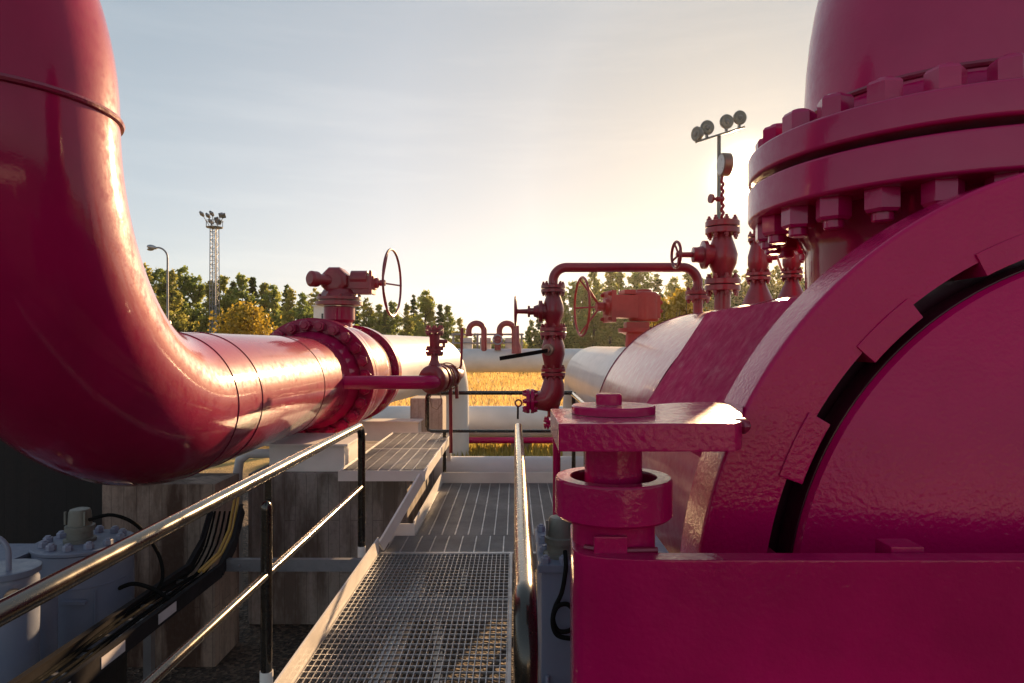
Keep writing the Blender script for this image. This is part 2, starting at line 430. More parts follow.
op.bar(w0 + W*0.41, w0 + W*0.45, 0.27, 0.30)
op.lathe(w0 + W*0.16 + Z*0.05, W, [(0, 0.11), (0.22, 0.11)], 20)
op.done('worm_housing', 'brick', root, bevel=0.01)
op = B().cyl(w0 + W*0.44, w0 + W*0.60, 0.035)
op.lathe(w0 + W*0.45, W, [(0, 0.07), (0.05, 0.07), (0.07, 0.045)], 18)
op.done('stem', 'brick', root)
handwheel(root, w0 + W*0.56, W - U*0.09, 0.43, 0.13, 0.016, 3, 'brick', 0.04)

# insulated white pipe running on and diving underground
root = thing('white_pipe', 'white coated pipe beyond the ball valve turning down behind the concrete pillar', 'pipe', L(9.0))
pf = B().lathe(L(9.60)+U*0.02, U, [(0, 0.665), (0.006, 0.67), (0.10, 0.67), (0.108, 0.66), (0.11, 0.56), (0.16, 0.54), (0.28, 0.50), (0.40, 0.50)], 80).done('flange', 'magenta', root)
bolts(pf, L(9.60) + U*0.128, U, 0.595, 24, 0.05, 0.06, 'magenta_pipe', 0.2, ph=0.1)
bend = [L(9.95), L(10.0), L(10.2, 0.01), L(10.7, 0.05), L(11.4, 0.13), L(12.4, 0.26), L(13.4, 0.40), L(14.4, 0.545)]
e0 = bend[-1]; ue = (bend[-1]-bend[-2]).normalized()
path = bend + arc(e0 - Z*0.95, Z, ue, 0.95, 0.06, PI/2, 26) + [e0 + ue*0.95 - Z*3.2]
B().tube(path, 0.565, 72).done('pipe_body', 'white_coat', root)
B().lathe(L(10.06), U, [(0, 0.567), (0.0, 0.571), (0.03, 0.571), (0.03, 0.567)], 72).done('strap', 'grey_lamp', root)

# bleed branch with small valve
bl = L(7.2)
root = thing('bleed_valve', 'small red bleed valve with upright nozzle on a magenta branch pipe over the platform', 'valve', (bl.x+1.0, bl.y, 0.3))
s0 = bl + W*0.46; s1 = bl + W*1.30
B().tube([s0, s0 + W*0.4] + arc(s1 + U*0.12, -U, W, 0.12, 0, PI/2, 8), [0.072]*11, 24).done('branch_pipe', 'magenta', root)
B().lathe(s0 - W*0.02, W, [(0, 0.13), (0.03, 0.10), (0.05, 0.074)], 28).done('branch_collar', 'magenta', root)
q0 = V((-0.905, 7.30, ZC + 0.02)); qd = V((0.25, 0.96, 0.03)).normalized()
b = B().lathe(q0, qd, [(0, 0.06), (0.01, 0.12), (0.03, 0.150), (0.05, 0.158), (0.14, 0.158), (0.145, 0.11), (0.22, 0.10)], 36)
b.done('end_cap', 'brick', root)
B().lathe(q0 + qd*0.18, qd, [(0, 0.09), (0.10, 0.115), (0.25, 0.12), (0.40, 0.105), (0.52, 0.09), (0.72, 0.07)], 24).done('valve_body', 'brick', root)
for t, r_ in ((0.26, 0.150), (0.44, 0.140), (0.64, 0.125)):
    flange_pair(root, q0 + qd*t, qd, r_, 0.022, 'brick', 8)
for t in (0.35, 0.54):
    b = B().torus(q0 + qd*t, qd + V((0.25, 0, 0.1)), 0.155, 0.007, 32, 6); b.done('band', 'bare', root)
n0 = q0 + qd*0.12 + V((0.0, 0.02, 0))
b = B().lathe(n0 + Z*0.11, Z, [(0, 0.085), (0.10, 0.045), (0.16, 0.04)], 20)
b.lathe(n0 + Z*0.27, Z, [(0, 0.04), (0.05, 0.045), (0.10, 0.055), (0.16, 0.055), (0.22, 0.06)], 20)
b.done('nozzle', 'brick', root)
flange_pair(root, n0 + Z*0.305, Z, 0.100, 0.022, 'brick', 8)
flange_pair(root, n0 + Z*0.53, Z, 0.100, 0.024, 'brick', 8)
b = B().cyl(n0 + Z*0.41, n0 + Z*0.41 + V((0.14, 0, 0.0)), 0.024, 0.020); b.box(n0 + V((0.085, -0.015, 0.34)), n0 + V((0.115, 0.015, 0.43)))
b.done('side_cock', 'brick', root)
for px, zz, t in ((0.02, -0.85, 0.42), (0.05, -0.26, 0.62)):
    s = q0 + qd*t
    pts = [s + V((0, 0, -0.03)), s + V((0.05, -0.02, -0.06)), s + V((0.075, -0.03, -0.12)), s + V((0.08, -0.03, zz))]
    B().tube(pts, 0.020, 12).done('drain_pipe', 'brick', root)
s = q0 + qd*0.75
B().tube([s, s + V((0.06, -0.05, 0.06)), s + V((0.09, -0.07, 0.12)), s + V((0.10, -0.07, 0.55))], [0.014, 0.014, 0.014, 0.019], 12).done('lever', 'brick', root)
s = q0 + qd*0.12 + V((0, 0, -0.10))
B().tube([s, s + V((-0.05, 0, -0.10)), s + V((-0.03, 0, -0.20)), s + V((0.03, 0, -0.23)), s + V((0.08, 0, -0.16)), s + V((0.06, 0, -0.02))], 0.006, 8).done('safety_wire', 'bare', root)

# ------------------------------------------------------------------ foundations on the left
o = B().box((-2.55, 6.5, GROUND), (-1.02, 8.72, 0.452)).done('concrete_block', 'concrete', None, bevel=0.05, loc=(-1.8, 7.5, GROUND)); tag(o, 'grey board-marked concrete foundation block under the ball valve', 'foundation')
o = B().box((-3.42, 5.65, GROUND), (-2.48, 6.15, 0.52)).done('concrete_wall', 'concrete_brown', None, bevel=0.02, loc=(-3.0, 5.9, GROUND)); tag(o, 'rust streaked brown concrete wall under the pipe elbow', 'wall')
o = B().box((-8.2, 5.80, GROUND), (-3.43, 6.3, 0.98)).done('retaining_wall', 'shade_black', None, bevel=0.02, loc=(-5.5, 6, GROUND)); tag(o, 'wall beneath the pipe elbow with its deep shade painted black', 'wall')
o = B().box((-1.60, 10.4, GROUND), (-1.10, 10.95, 0.86)).done('concrete_pillar', 'concrete_pale', None, bevel=0.03, loc=(-1.35, 10.7, GROUND)); tag(o, 'pale concrete pillar behind the step platform, below the white pipe', 'pillar')
root = thing('pipe_support', 'white steel support box on the concrete block before the flange', 'support', (-1.85, 6.9, 0.505))
B().box((-2.36, 6.56, 0.454), (-1.64, 7.36, 0.70)).done('box_beam', 'white_steel', root, bevel=0.004)
B().box((-2.39, 6.53, 0.702), (-1.60, 7.37, 0.722)).done('top_plate', 'white_steel', root, bevel=0.003)
root = thing('pipe_support', 'white steel support box beyond the ball valve, under the white pipe', 'support', (-2.1, 9.55, -1))
B().box((-2.85, 10.03, GROUND), (-1.42, 10.36, 0.53)).done('box_beam', 'white_steel', root, bevel=0.004)
B().box((-2.88, 10.0, 0.532), (-1.39, 10.39, 0.552)).done('top_plate', 'white_steel', root, bevel=0.003)
o = B().tube([(-2.72, 6.7, -0.9), (-2.72, 6.7, 0.42), (-2.70, 6.7, 0.54), (-2.62, 6.72, 0.60), (-2.40, 6.75, 0.60), (-2.2, 6.8, 0.60)], 0.045, 14).done('conduit', 'white_coat', None, loc=(-2.72, 6.7, -1)); tag(o, 'white bent conduit rising between the brown wall and the concrete block', 'conduit')

# ------------------------------------------------------------------ walkway
root = thing('walkway', 'galvanised open grating walkway between the magenta pipe and the pressure vessel', 'walkway', (-0.5, 5, 0))
def grating(x0, x1, y0, y1, px, py, z=0.0, t=0.006, h=0.032, rod=0.007, mat='galv', bear_y=True):
    """bearing bars run along y when bear_y, along x otherwise"""
    b = B()
    n = max(1, round((x1-x0)/px)); m = max(1, round((y1-y0)/py))
    for i in range(n+1):
        x = x0 + (x1-x0)*i/n
        if bear_y: b.box((x-t/2, y0, z-h), (x+t/2, y1, z))
        else: b.box((x-rod/2, y0, z-0.010), (x+rod/2, y1, z-0.001))
    for j in range(m+1):
        y = y0 + (y1-y0)*j/m
        if bear_y: b.box((x0, y-rod/2, z-0.012), (x1, y+rod/2, z-0.0015))
        else: b.box((x0, y-t/2, z-h), (x1, y+t/2, z-0.0005))
    return b
grating(-1.085, -0.045, 1.2, 5.46, 0.0335, 0.066, t=0.005).done('grating_panel', 'galv', root)
grating(-1.05, 0.74, 5.52, 5.98, 0.118, 0.034, bear_y=False, h=0.04, rod=0.010).done('grating_panel', 'galv', root)
grating(-0.875, 0.74, 6.02, 7.16, 0.118, 0.034, bear_y=False, h=0.04, rod=0.010).done('grating_panel', 'galv', root)
grating(-0.875, 0.74, 7.20, 8.26, 0.118, 0.034, bear_y=False, h=0.04, rod=0.010).done('grating_panel', 'galv', root)
for (x0, y0, x1, y1) in ((-1.107, 1.1, -1.095, 5.50),):
    B().box((x0, y0, -0.10), (x1, y1, 0.122)).done('toe_board', 'white_steel', root, bevel=0.002)
B().box((-0.895, 6.03, -0.10), (-0.883, 8.29, 0.12)).done('toe_board', 'white_steel', root, bevel=0.002)
B().box((-1.105, 6.00, -0.08), (-0.883, 6.012, 0.10)).done('toe_board', 'white_steel', root, bevel=0.002)
B().box((-0.883, 8.285, -0.06), (0.76, 8.297, 0.125)).done('toe_board', 'white_steel', root, bevel=0.002)
B().box((-0.040, 1.1, -0.12), (-0.020, 5.47, 0.004)).done('edge_channel', 'galv', root, bevel=0.002)
B().box((-1.09, 5.468, -0.12), (0.74, 5.51, 0.002)).done('edge_channel', 'galv', root, bevel=0.002)
B().box((-1.09, 4.55, -0.16), (-0.045, 4.61, -0.036)).done('cross_beam', 'white_steel', root, bevel=0.003)
B().box((-1.09, 2.6, -0.16), (-0.045, 2.66, -0.036)).done('cross_beam', 'white_steel', root, bevel=0.003)
B().box((-0.80, 1.2, -0.30), (-0.72, 5.5, -0.165)).done('long_beam', 'white_steel', root, bevel=0.003)
for x, y in ((-0.57, 5.05), (-0.57, 7.6), (0.68, 8.2), (-0.76, 3.0)):
    B().box((x-0.03, y-0.03, GROUND), (x+0.03, y+0.03, -0.17 if y < 5.4 else -0.045)).done('leg', 'white_steel', root, bevel=0.004)

root = thing('step_platform', 'raised white framed grating step beside the bleed valve', 'step', (-1.2, 7.4, 0.5))
px0, px1, py0, py1, pz = -1.56, -0.81, 6.08, 8.75, 0.545
grating(px0+0.01, px1-0.01, py0+0.01, 7.38, 0.105, 0.034, z=pz, bear_y=False, rod=0.010).done('grating_panel', 'galv', root)
grating(px0+0.01, px1-0.01, 7.42, py1-0.01, 0.105, 0.034, z=pz, bear_y=False, rod=0.010).done('grating_panel', 'galv', root)
b = B()
b.box((px0-0.012, py0-0.012, pz-0.085), (px1+0.012, py0, pz+0.008)); b.box((px0-0.012, py1, pz-0.085), (px1+0.012, py1+0.012, pz+0.008))
b.box((px0-0.012, py0+0.001, pz-0.085), (px0, py1-0.001, pz+0.008)); b.box((px1, py0+0.001, pz-0.085), (px1+0.012, py1-0.001, pz+0.008))
b.box((px0+0.001, 7.39, pz-0.07), (px1-0.001, 7.41, pz+0.002))
b.done('frame', 'white_steel', root)
B().bar((-0.83, 6.06, pz-0.05), (-1.085, 5.52, 0.04), 0.02, 0.10).done('stringer', 'white_steel', root, bevel=0.002)
B().bar((-0.84, 8.70, pz-0.06), (-0.84, 8.70, -0.05), 0.05, 0.05, up=(1, 0, 0)).done('leg', 'white_steel', root)

# ------------------------------------------------------------------ railings
HR = 0.029
root = thing('handrail', 'long glossy black two-bar handrail along the walkway beside the magenta elbow', 'handrail', (-1.19, 3.5, 0))
x = -1.19; zt = 1.05; zm = 0.57
B().tube([(x, 0.9, zt), (x, 3, zt), (x, 5.18, zt)] + arc((x, 5.18, zt-0.12), (0, 0, 1), (0, 1, 0), 0.12, 0.05, PI/2, 8) + [(x, 5.30, 0.10)], HR, 24).done('top_rail', 'black', root)
B().tube([(x, 0.9, zm), (x, 3, zm), (x, 5.29, zm)], 0.021, 20).done('mid_rail', 'black', root)
b = B().tube([(x, 3.27, 0.10), (x, 3.27, 0.88)] + [(x, 3.27, 0.90), (x, 3.27, 0.915), (x, 3.27, 0.925)], [0.027, 0.027, 0.026, 0.018, 0.006], 20)
b.bar((x, 3.295, 0.86), (x, 3.295, zt-0.02), 0.03, 0.008, up=(0, 1, 0)); post = b.done('post', 'black', root)
for y in (3.27, 5.30):
    B().cyl((x, y, -0.08), (x, y, 0.11), 0.031, n=20).done('post_socket', 'white_steel', root)
B().cyl((x, 1.25, 0.1), (x, 1.25, zt-0.02), 0.027, n=20).done('post', 'black', root)

root = thing('handrail', 'short glossy black handrail ending beside the pivot pin of the vessel', 'handrail', (0.025, 3.5, 0))
x = 0.025
B().tube([(x, 1.58, -0.1), (x, 1.58, zt-0.14)] + arc((x, 1.72, zt-0.14), (0, -1, 0), (0, 0, 1), 0.14, 0.1, PI/2, 10) + [(x, 3, zt), (x, 5.18, zt)] + arc((x, 5.18, zt-0.12), (0, 0, 1), (0, 1, 0), 0.12, 0.05, PI/2, 8) + [(x, 5.30, 0.0)], HR, 24).done('top_rail', 'black', root)
B().tube([(x, 1.6, zm), (x, 3, zm), (x, 5.29, zm)], 0.021, 20).done('mid_rail', 'black', root)

root = thing('handrail', 'matt black end railing across the far end of the walkway', 'handrail', (-0.2, 8.32, 0))
y = 8.33; zt2 = 1.087; zm2 = 0.62
B().tube([(-1.07, y, zm2+0.05), (-1.07, y, zt2-0.05), (-1.05, y, zt2-0.012), (-1.01, y, zt2), (0, y, zt2), (0.70, y, zt2)], 0.025, 16).done('top_rail', 'black', root)
B().tube([(-1.07, y, zm2+0.06), (-1.06, y, zm2+0.015), (-1.02, y, zm2), (0, y, zm2), (0.70, y, zm2)], 0.019, 16).done('mid_rail', 'black', root)
B().cyl((0.715, y, -0.1), (0.715, y, zt2+0.01), 0.025).done('post', 'black', root)
B().cyl((-0.86, y, -0.1), (-0.86, y, zm2), 0.022).done('post', 'black', root)
root = thing('handrail', 'short railing beside the pressure vessel joining the end railing', 'handrail', (0.70, 7.4, 0))
B().tube([(0.70, 8.28, zt2-0.012), (0.70, 7.5, zt2-0.015), (0.70, 6.75, zt2-0.02)], 0.025, 16).done('top_rail', 'black', root)
B().tube([(0.70, 8.28, zm2-0.02), (0.70, 6.75, zm2-0.02)], 0.019, 16).done('mid_rail', 'black', root)
B().cyl((0.70, 6.72, -0.1), (0.70, 6.72, zt2-0.005), 0.025).done('post', 'black', root)

# ------------------------------------------------------------------ cable tray, tanks
root = thing('cable_tray', 'dark ladder cable tray running below the long handrail', 'cable tray', (-2.3, 4, 0))
for xr in (-2.20, -2.46):
    b = B()
    pts = [(xr, 2.4, -0.02), (xr, 5.12, -0.02), (xr-0.01, 5.38, 0.10), (xr-0.03, 5.60, 0.32)]
    for a, c in zip(pts[:-1], pts[1:]):
        b.bar(a, c, 0.012, 0.10)
        a2 = V(a) + V((-0.012 if xr > -2.3 else 0.012, 0, 0.045)); c2 = V(c) + V((-0.012 if xr > -2.3 else 0.012, 0, 0.045))
        b.bar(a2, c2, 0.03, 0.008)
    b.done('side_rail', 'tray', root)
rung = None
for k in range(11):
    y = 2.6 + k*0.235
    if rung is None:
        rung = B().box((-2.45, y-0.015, -0.055), (-2.21, y+0.015, -0.035)).done('rung', 'galv_dark', root); y00 = y
    else:
        o = rung.copy(); C.objects.link(o); o.parent = root; o.location = (0, y-y00, 0)
for y in (3.55, 4.35):
    B().bar((-2.33, y, -0.06), (-2.33, y, GROUND), 0.05, 0.05, up=(1, 0, 0)).done('leg', 'galv_dark', root)
for k, y in enumerate((3.15, 3.62, 4.2)):
    B().box((-2.1935, y, -0.05), (-2.191, y+0.22, 0.012)).done('label_plate', 'tagw', root)
for k in range(4):
    xx = -2.42 + k*0.04
    pts = []
    for i in range(16):
        t = i/15; y = 2.4 + t*2.7
        pts.append((xx + 0.02*math.sin(7*t+k*1.7), y, -0.015 + 0.012*math.sin(9*t+k)))
    pts += [(xx, 5.36, 0.10), (xx-0.03, 5.58, 0.31)]
    o = B().tube(flow(pts, 3), 0.0085, 10).done('cable', 'rubber', None, loc=(xx, 4, 0)); tag(o, 'black cable lying among others in the dark cable tray', 'cable', 'black cables in the cable tray')
for k in range(2):
    o = B().tube([(-2.29+k*0.03, 4.95, 0.03), (-2.28+k*0.03, 5.25, 0.07), (-2.28+k*0.03, 5.45, 0.20), (-2.33+k*0.03, 5.68, 0.40)], 0.011, 10).done('cable', 'yellow_cable', None, loc=(-2.25, 5.3, 0)); tag(o, 'tan cable catching the sun where the cable tray climbs', 'cable', 'tan cables at the tray bend')
root = thing('tray_bracket', 'grey steel channel bracket from the cable tray to the walkway', 'bracket', (-1.7, 5.22, 0))
b = B(); b.box((-2.22, 5.20, -0.055), (-1.11, 5.206, 0.035)); b.box((-2.22, 5.207, 0.027), (-1.11, 5.25, 0.035)); b.box((-2.22, 5.207, -0.055), (-1.11, 5.25, -0.047)); b.done('channel', 'galv_dark', root)
me = bolt_mesh(0.012, 0.012, 0.004, 'galv_dark'); place(me, 'bolt', root, (-2.10, 5.20, -0.01), (0, -1, 0))
me = bolt_mesh(0.012, 0.012, 0.004, 'galv_dark'); place(me, 'bolt', root, (-1.9, 5.20, -0.01), (0, -1, 0))

def junction_head(root, p, s, mat='motor'):
    p = V(p)
    b = B().lathe(p, Z, [(0, 1.25*s), (0.25*s, 1.25*s), (0.3*s, 1.0*s), (0.9*s, 0.98*s), (0.95*s, 1.15*s), (1.35*s, 1.15*s), (1.4*s, 0.92*s), (2.5*s, 0.86*s), (2.75*s, 0.75*s), (2.85*s, 0.4*s)], 28)
    b.bar(p + V((-1.0*s, -0.4*s, 1.5*s)), p + V((-1.0*s, -0.4*s, 2.6*s)), 0.2*s, 0.15*s, up=(1, 0, 0))
    b.bar(p + V((0.8*s, -0.6*s, 1.5*s)), p + V((0.8*s, -0.6*s, 2.6*s)), 0.2*s, 0.15*s, up=(1, 0, 0))
    return b.done('junction_head', mat, root)

tx, ty = -2.90, 4.60
root = thing('oil_tank', 'blue-grey round oil tank with bolted lid and motor head beneath the elbow', 'tank', (tx, ty, -0.45))
B().lathe((tx, ty, -0.28), Z, [(0, 0.285), (0.01, 0.295), (0.60, 0.295), (0.605, 0.285)], 56).done('tank_shell', 'tank', root)
B().lathe((tx, ty, GROUND), Z, [(0, 0.25), (0.715, 0.25)], 40).done('plinth', 'shade_black', root)
lid = B().lathe((tx, ty, 0.326), Z, [(0, 0.30), (0.004, 0.303), (0.020, 0.303), (0.024, 0.298)], 56).done('lid', 'tank', root)
bme = bolt_mesh(0.030, 0.035, 0.010, 'cap')
for k in range(12):
    a = 2*PI*k/12 + 0.15
    place(bme, 'bolt', lid, (tx + 0.225*math.cos(a), ty + 0.225*math.sin(a), 0.351), Z, k)
junction_head(root, (tx-0.03, ty, 0.351), 0.078)
B().box((tx+0.05, ty-0.315, 0.04), (tx+0.20, ty-0.285, 0.06)).done('latch', 'tank', root)
B().tube(arc((tx, ty, 0.12), (1, 0, 0), (0, 1, 0), 0.298, -1.3, -0.1, 14), 0.004, 6).done('seam', 'tank', root)
B().tube([(tx+0.21, ty-0.225, -0.25), (tx+0.21, ty-0.225, 0.10)], 0.005, 6).done('seam', 'tank', root)
o = B().tube(flow([(tx+0.05, ty-0.03, 0.50), (tx+0.20, ty-0.02, 0.53), (tx+0.36, ty, 0.45), (tx+0.47, ty+0.05, 0.25), (tx+0.50, ty+0.05, 0.08), (tx+0.46, ty, -0.02)]), 0.012, 10).done('cable', 'rubber', None, loc=(tx+0.3, ty, 0)); tag(o, 'black cable arching from the motor head down to the tray', 'cable')
o = B().tube(flow([(tx+0.28, ty-0.08, 0.06), (tx+0.38, ty-0.08, 0.09), (tx+0.50, ty-0.05, 0.04), (tx+0.60, ty-0.05, -0.03)]), 0.014, 10).done('cable', 'rubber', None, loc=(tx+0.4, ty, 0)); tag(o, 'short thick black cable leaving the side of the round oil tank', 'cable')

tx, ty = -2.83, 3.80
root = thing('gas_cylinder', 'tall blue-grey cylinder with bent white hose on top at the picture edge', 'cylinder', (tx, ty, GROUND))
B().lathe((tx, ty, GROUND), Z, [(0, 0.155), (1.36, 0.155), (1.40, 0.14)], 40).done('shell', 'tank', root)
B().lathe((tx, ty, 0.40), Z, [(0, 0.165), (0.03, 0.165), (0.035, 0.15)], 40).done('lid', 'tank', root)
B().tube([(tx+0.05, ty-0.05, 0.42), (tx+0.05, ty-0.05, 0.50)] + arc((tx-0.05, ty-0.05, 0.52), (1, 0, 0), Z, 0.10, 0, PI, 12), 0.014, 12).done('hose', 'cap', root)
B().lathe((tx+0.12, ty-0.11, 0.32), (0.6, -0.8, 0), [(0, 0.03), (0.03, 0.03), (0.035, 0.045), (0.06, 0.045), (0.065, 0.02), (0.08, 0.02)], 16).done('port', 'bare', root)
root = thing('control_cabinet', 'blue-grey steel cabinet wedged between the cylinder and the round oil tank', 'cabinet', (-3.0, 4.45, GROUND))
B().box((-3.62, 4.25, GROUND), (-3.17, 4.6, 0.30)).done('cabinet_body', 'tank', root, bevel=0.008)
B().box((-3.64, 4.22, 0.302), (-3.15, 4.63, 0.325)).done('cover', 'tank', root, bevel=0.004)
o = B().cyl((-2.86, 4.16, GROUND), (-2.86, 4.16, 0.20), 0.065, n=28).done('standpipe', 'tank', None, loc=(-2.86, 4.16, GROUND)); tag(o, 'slim blue-grey standpipe between the cylinder and the round oil tank', 'pipe')

# oil tank right of the walkway
tx, ty = 0.30, 2.42
root = thing('oil_tank', 'blue-grey square tank with motor head squeezed between short handrail and vessel', 'tank', (tx, ty, GROUND))
B().box((0.085, 2.22, GROUND), (0.52, 2.65, 0.93)).done('tank_shell', 'tank', root, bevel=0.012)
lid = B().box((0.075, 2.21, 0.932), (0.53, 2.66, 0.957)).done('lid', 'tank', root, bevel=0.004)
bme = bolt_mesh(0.016, 0.02, 0.006, 'cap')
for k, (bx, by) in enumerate(((0.10, 2.235), (0.16, 2.235), (0.22, 2.235), (0.10, 2.35), (0.10, 2.47), (0.10, 2.62), (0.5, 2.62))):
    place(bme, 'bolt', lid, (bx, by, 0.957), Z, k)
junction_head(root, (0.155, 2.32, 0.957), 0.047)
B().tube([(0.105, 2.208, 0.60), (0.100, 2.20, 0.40), (0.095, 2.20, 0.35), (0.07, 2.21, 0.30)], 0.006, 8).done('sight_tube', 'cap', root)
o = B().tube(flow([(0.165, 2.25, 0.99), (0.163, 2.19, 0.955), (0.150, 2.185, 0.88), (0.128, 2.185, 0.83), (0.122, 2.185, 0.79), (0.14, 2.185, 0.755), (0.18, 2.185, 0.76), (0.195, 2.185, 0.80), (0.17, 2.183, 0.84), (0.135, 2.178, 0.835), (0.120, 2.178, 0.79), (0.135, 2.178, 0.745), (0.19, 2.178, 0.735), (0.24, 2.178, 0.75)]), 0.0075, 10).done('cable', 'rubber', None, loc=(0.16, 2.2, 0.7)); tag(o, 'coiled black cable hanging on the square tank', 'cable')

# ------------------------------------------------------------------ pressure vessel
VX, VZ = 1.61, EYE - 0.68
root = thing('pressure_vessel', 'massive glossy magenta pressure vessel with hinged round closure door', 'vessel', (VX, 3.5, GROUND))
def loft(circs, n=96, caps=(True, True)):
    b = B(); rings = []
    for (x, d, z, r) in circs:
        rings.append([b.bm.verts.new((x + r*math.cos(2*PI*k/n), d, z + r*math.sin(2*PI*k/n))) for k in range(n)])
    b._skin(rings, *caps); return b
VR = 0.947
circ = [(VX, 1.88, VZ, VR), (VX, 5.70, VZ, VR)]
for t in (0.25, 0.5, 0.75, 1.0):
    circ.append((VX, 5.70+0.14*t, VZ, VR - 0.05*(1-math.cos(t*PI/2))))
loft(circ, 128).done('barrel', 'riser_paint', root)
c2 = [(VX, 5.835, VZ, VR-0.06)]
for i in range(9):
    t = i/8; s = t*t*(3-2*t)
    c2.append((VX + (1.45-VX)*s, 5.87 + 1.15*t, VZ + (EYE-0.55-VZ)*s, (VR-0.06) + (0.525-VR+0.06)*s))
loft(c2, 96).done('reducer', 'white_coat', root)
for d in (3.72, 5.68):
    B().torus((VX, d, VZ), (0, 1, 0), VR+0.001, 0.005, 128, 6).done('weld_seam', 'bead', root)
# clamp ring
RF, RBK = 1.70, 1.885
RO, RI, RLUG = 1.162, 0.996, 0.957
b = B(); n = 192
prof = [(RF, RI), (RF, RO-0.012), (RF+0.004, RO-0.004), (RF+0.012, RO), (RBK-0.01, RO), (RBK, RO-0.01), (RBK, RI)]
rings = [[b.bm.verts.new((VX + r*math.cos(2*PI*k/n), d, VZ + r*math.sin(2*PI*k/n))) for k in range(n)] for d, r in prof]
b._skin(rings, False, False, True)
ring = b.done('clamp_ring', 'magenta_rough', root)
NL = 17
lugm = None
for k in range(NL):
    a0 = PI - rad(30.3) - 2*PI*k/NL; a1 = a0 + rad(9.9)
    poly = []
    for i in range(7):
        a = a0 + (a1-a0)*i/6; poly.append((VX + RLUG*math.cos(a), RF-0.006, VZ + RLUG*math.sin(a)))
    for i in range(7):
        a = a1 + (a0-a1)*i/6; poly.append((VX + (RI+0.022)*math.cos(a), RF-0.006, VZ + (RI+0.022)*math.sin(a)))
    B().prism(poly, (0, 0.13, 0)).done('lug', 'magenta_rough', ring, bevel=0.004)
B().lathe((VX, RBK-0.06, VZ), (0, 1, 0), [(0, 0.90), (0.0, RI+0.01), (0.05, RI+0.01), (0.05, 0.90)], 128, (False, False), closed=True).done('gap_groove', 'gap_shade', root)
# door: dished disc
prof = [(RF+0.10, 0.90), (RF+0.10, 0.924), (RF+0.012, 0.927), (RF-0.004, 0.918)]
for i in range(1, 13):
    t = i/12; prof.append((RF-0.004-0.10*(1-(1-t)**2)*0.9, 0.918*(1-t)+0.002))
door = B().lathe((VX, 0, VZ), (0, 1, 0), prof, 160).done('door', 'magenta_rough', root, ang=30)
B().lathe((VX, RF+0.008, VZ), (0, 1, 0), [(0.006, 0.928), (0.006, 0.931), (0.010, 0.933), (0.085, 0.933), (0.085, 0.928)], 160, (False, False), closed=True).done('gap_shade_ring', 'gap_shade', root)  # ring added to make the gap round the door look shaded
# housing: stepped cover behind the ring, with sloping upper faces
def hp(x, h): return (x, EYE+h)
half = [(0.98, 0.165), (0.666, -0.307), (0.70, -0.43), (0.86, -0.47)]
poly = [(VX-0.02, 0.165)] + half + [(VX, -0.5)]
full = half + [(2*VX-x, h) for x, h in half[::-1]]
b = B().prism([(x, 1.89, EYE+h) for x, h in full], (0, 1.61, 0)); b.done('ring_housing', 'magenta_matt', root, bevel=0.006)
# lug plate, pivot pin
HX, HY = 0.22, 1.53
pt = EYE-0.153
poly = [(0.085, 1.335, pt-0.056), (0.43, 1.335, pt-0.056), (0.455, 1.37, pt-0.056), (0.575, 1.72, pt-0.056), (0.60, 1.88, pt-0.056), (0.40, 1.80, pt-0.056), (0.25, 1.68, pt-0.056), (0.085, 1.64, pt-0.056)]
lp = B().prism(poly, (0, 0, 0.056)).done('lug_plate', 'magenta', root, bevel=0.004)
b = B()
for i in range(5):
    b.sphere((0.462+0.022*i, 1.40+0.062*i, pt-0.012-0.007*i), 0.018, 8, 6, (1, 1.6, 1))
b.done('weld_seam', 'bead', lp)
cap = B().lathe((HX, HY, pt+0.001), Z, [(0, 0.093), (0.015, 0.093), (0.018, 0.090)], 56).done('pin_cap', 'magenta', root)
B().lathe((HX-0.01, HY, pt+0.0195), Z, [(0, 0.029), (0.022, 0.029), (0.025, 0.026)], 28).done('grease_nipple', 'magenta', cap)
B().cyl((HX, HY, EYE-0.55), (HX, HY, pt-0.057), 0.064, n=48).done('pivot_pin', 'magenta', root)
# davit arm that carries the door
arm = B()
prof = [(-0.380, 0.100), (-0.380, 0.124), (-0.374, 0.130), (-0.299, 0.130), (-0.293, 0.126), (-0.293, 0.097), (-0.300, 0.094), (-0.40, 0.092)]
hb = B().lathe((HX, HY, EYE), Z, prof, 64, (True, True)).done('hinge_barrel', 'magenta', root)
B().lathe((HX, HY, EYE-0.345), Z, [(0, 0.066), (0.0, 0.094), (0.012, 0.094), (0.022, 0.080), (0.018, 0.066)], 40, (False, False), closed=True).done('grease', 'grease', hb)
B().lathe((HX, HY, EYE-1.5), Z, [(0, 0.092), (1.128, 0.092)], 48).done('hinge_post', 'magenta', root)
outer = [(0.134, 1.66), (0.122, 1.47), (0.127, 1.44), (0.143, 1.415), (0.18, 1.396), (0.245, 1.385), (0.34, 1.38), (2.75, 1.38)]
inner = [(2.75, 1.432), (0.34, 1.432), (0.26, 1.437), (0.205, 1.447), (0.178, 1.462), (0.168, 1.48), (0.170, 1.66)]
b = B().prism([(x, y, EYE-1.445) for x, y in outer+inner], (0, 0, 1.01)); b.done('davit_arm', 'magenta', root, bevel=0.005)
B().box((0.165, 1.425, EYE-0.47), (0.235, 1.439, EYE-0.40)).done('weld_pad', 'magenta', root, bevel=0.004)
B().tube(flow([(0.150, 1.462, EYE-0.433), (0.175, 1.446, EYE-0.432), (0.21, 1.438, EYE-0.433), (0.26, 1.436, EYE-0.432), (0.30, 1.442, EYE-0.433)], 4), 0.007, 8).done('weld_seam', 'bead', root)
B().box((0.79, 1.434, EYE-0.46), (0.86, 1.50, EYE-0.424)).done('stop_block', 'magenta', root, bevel=0.004)
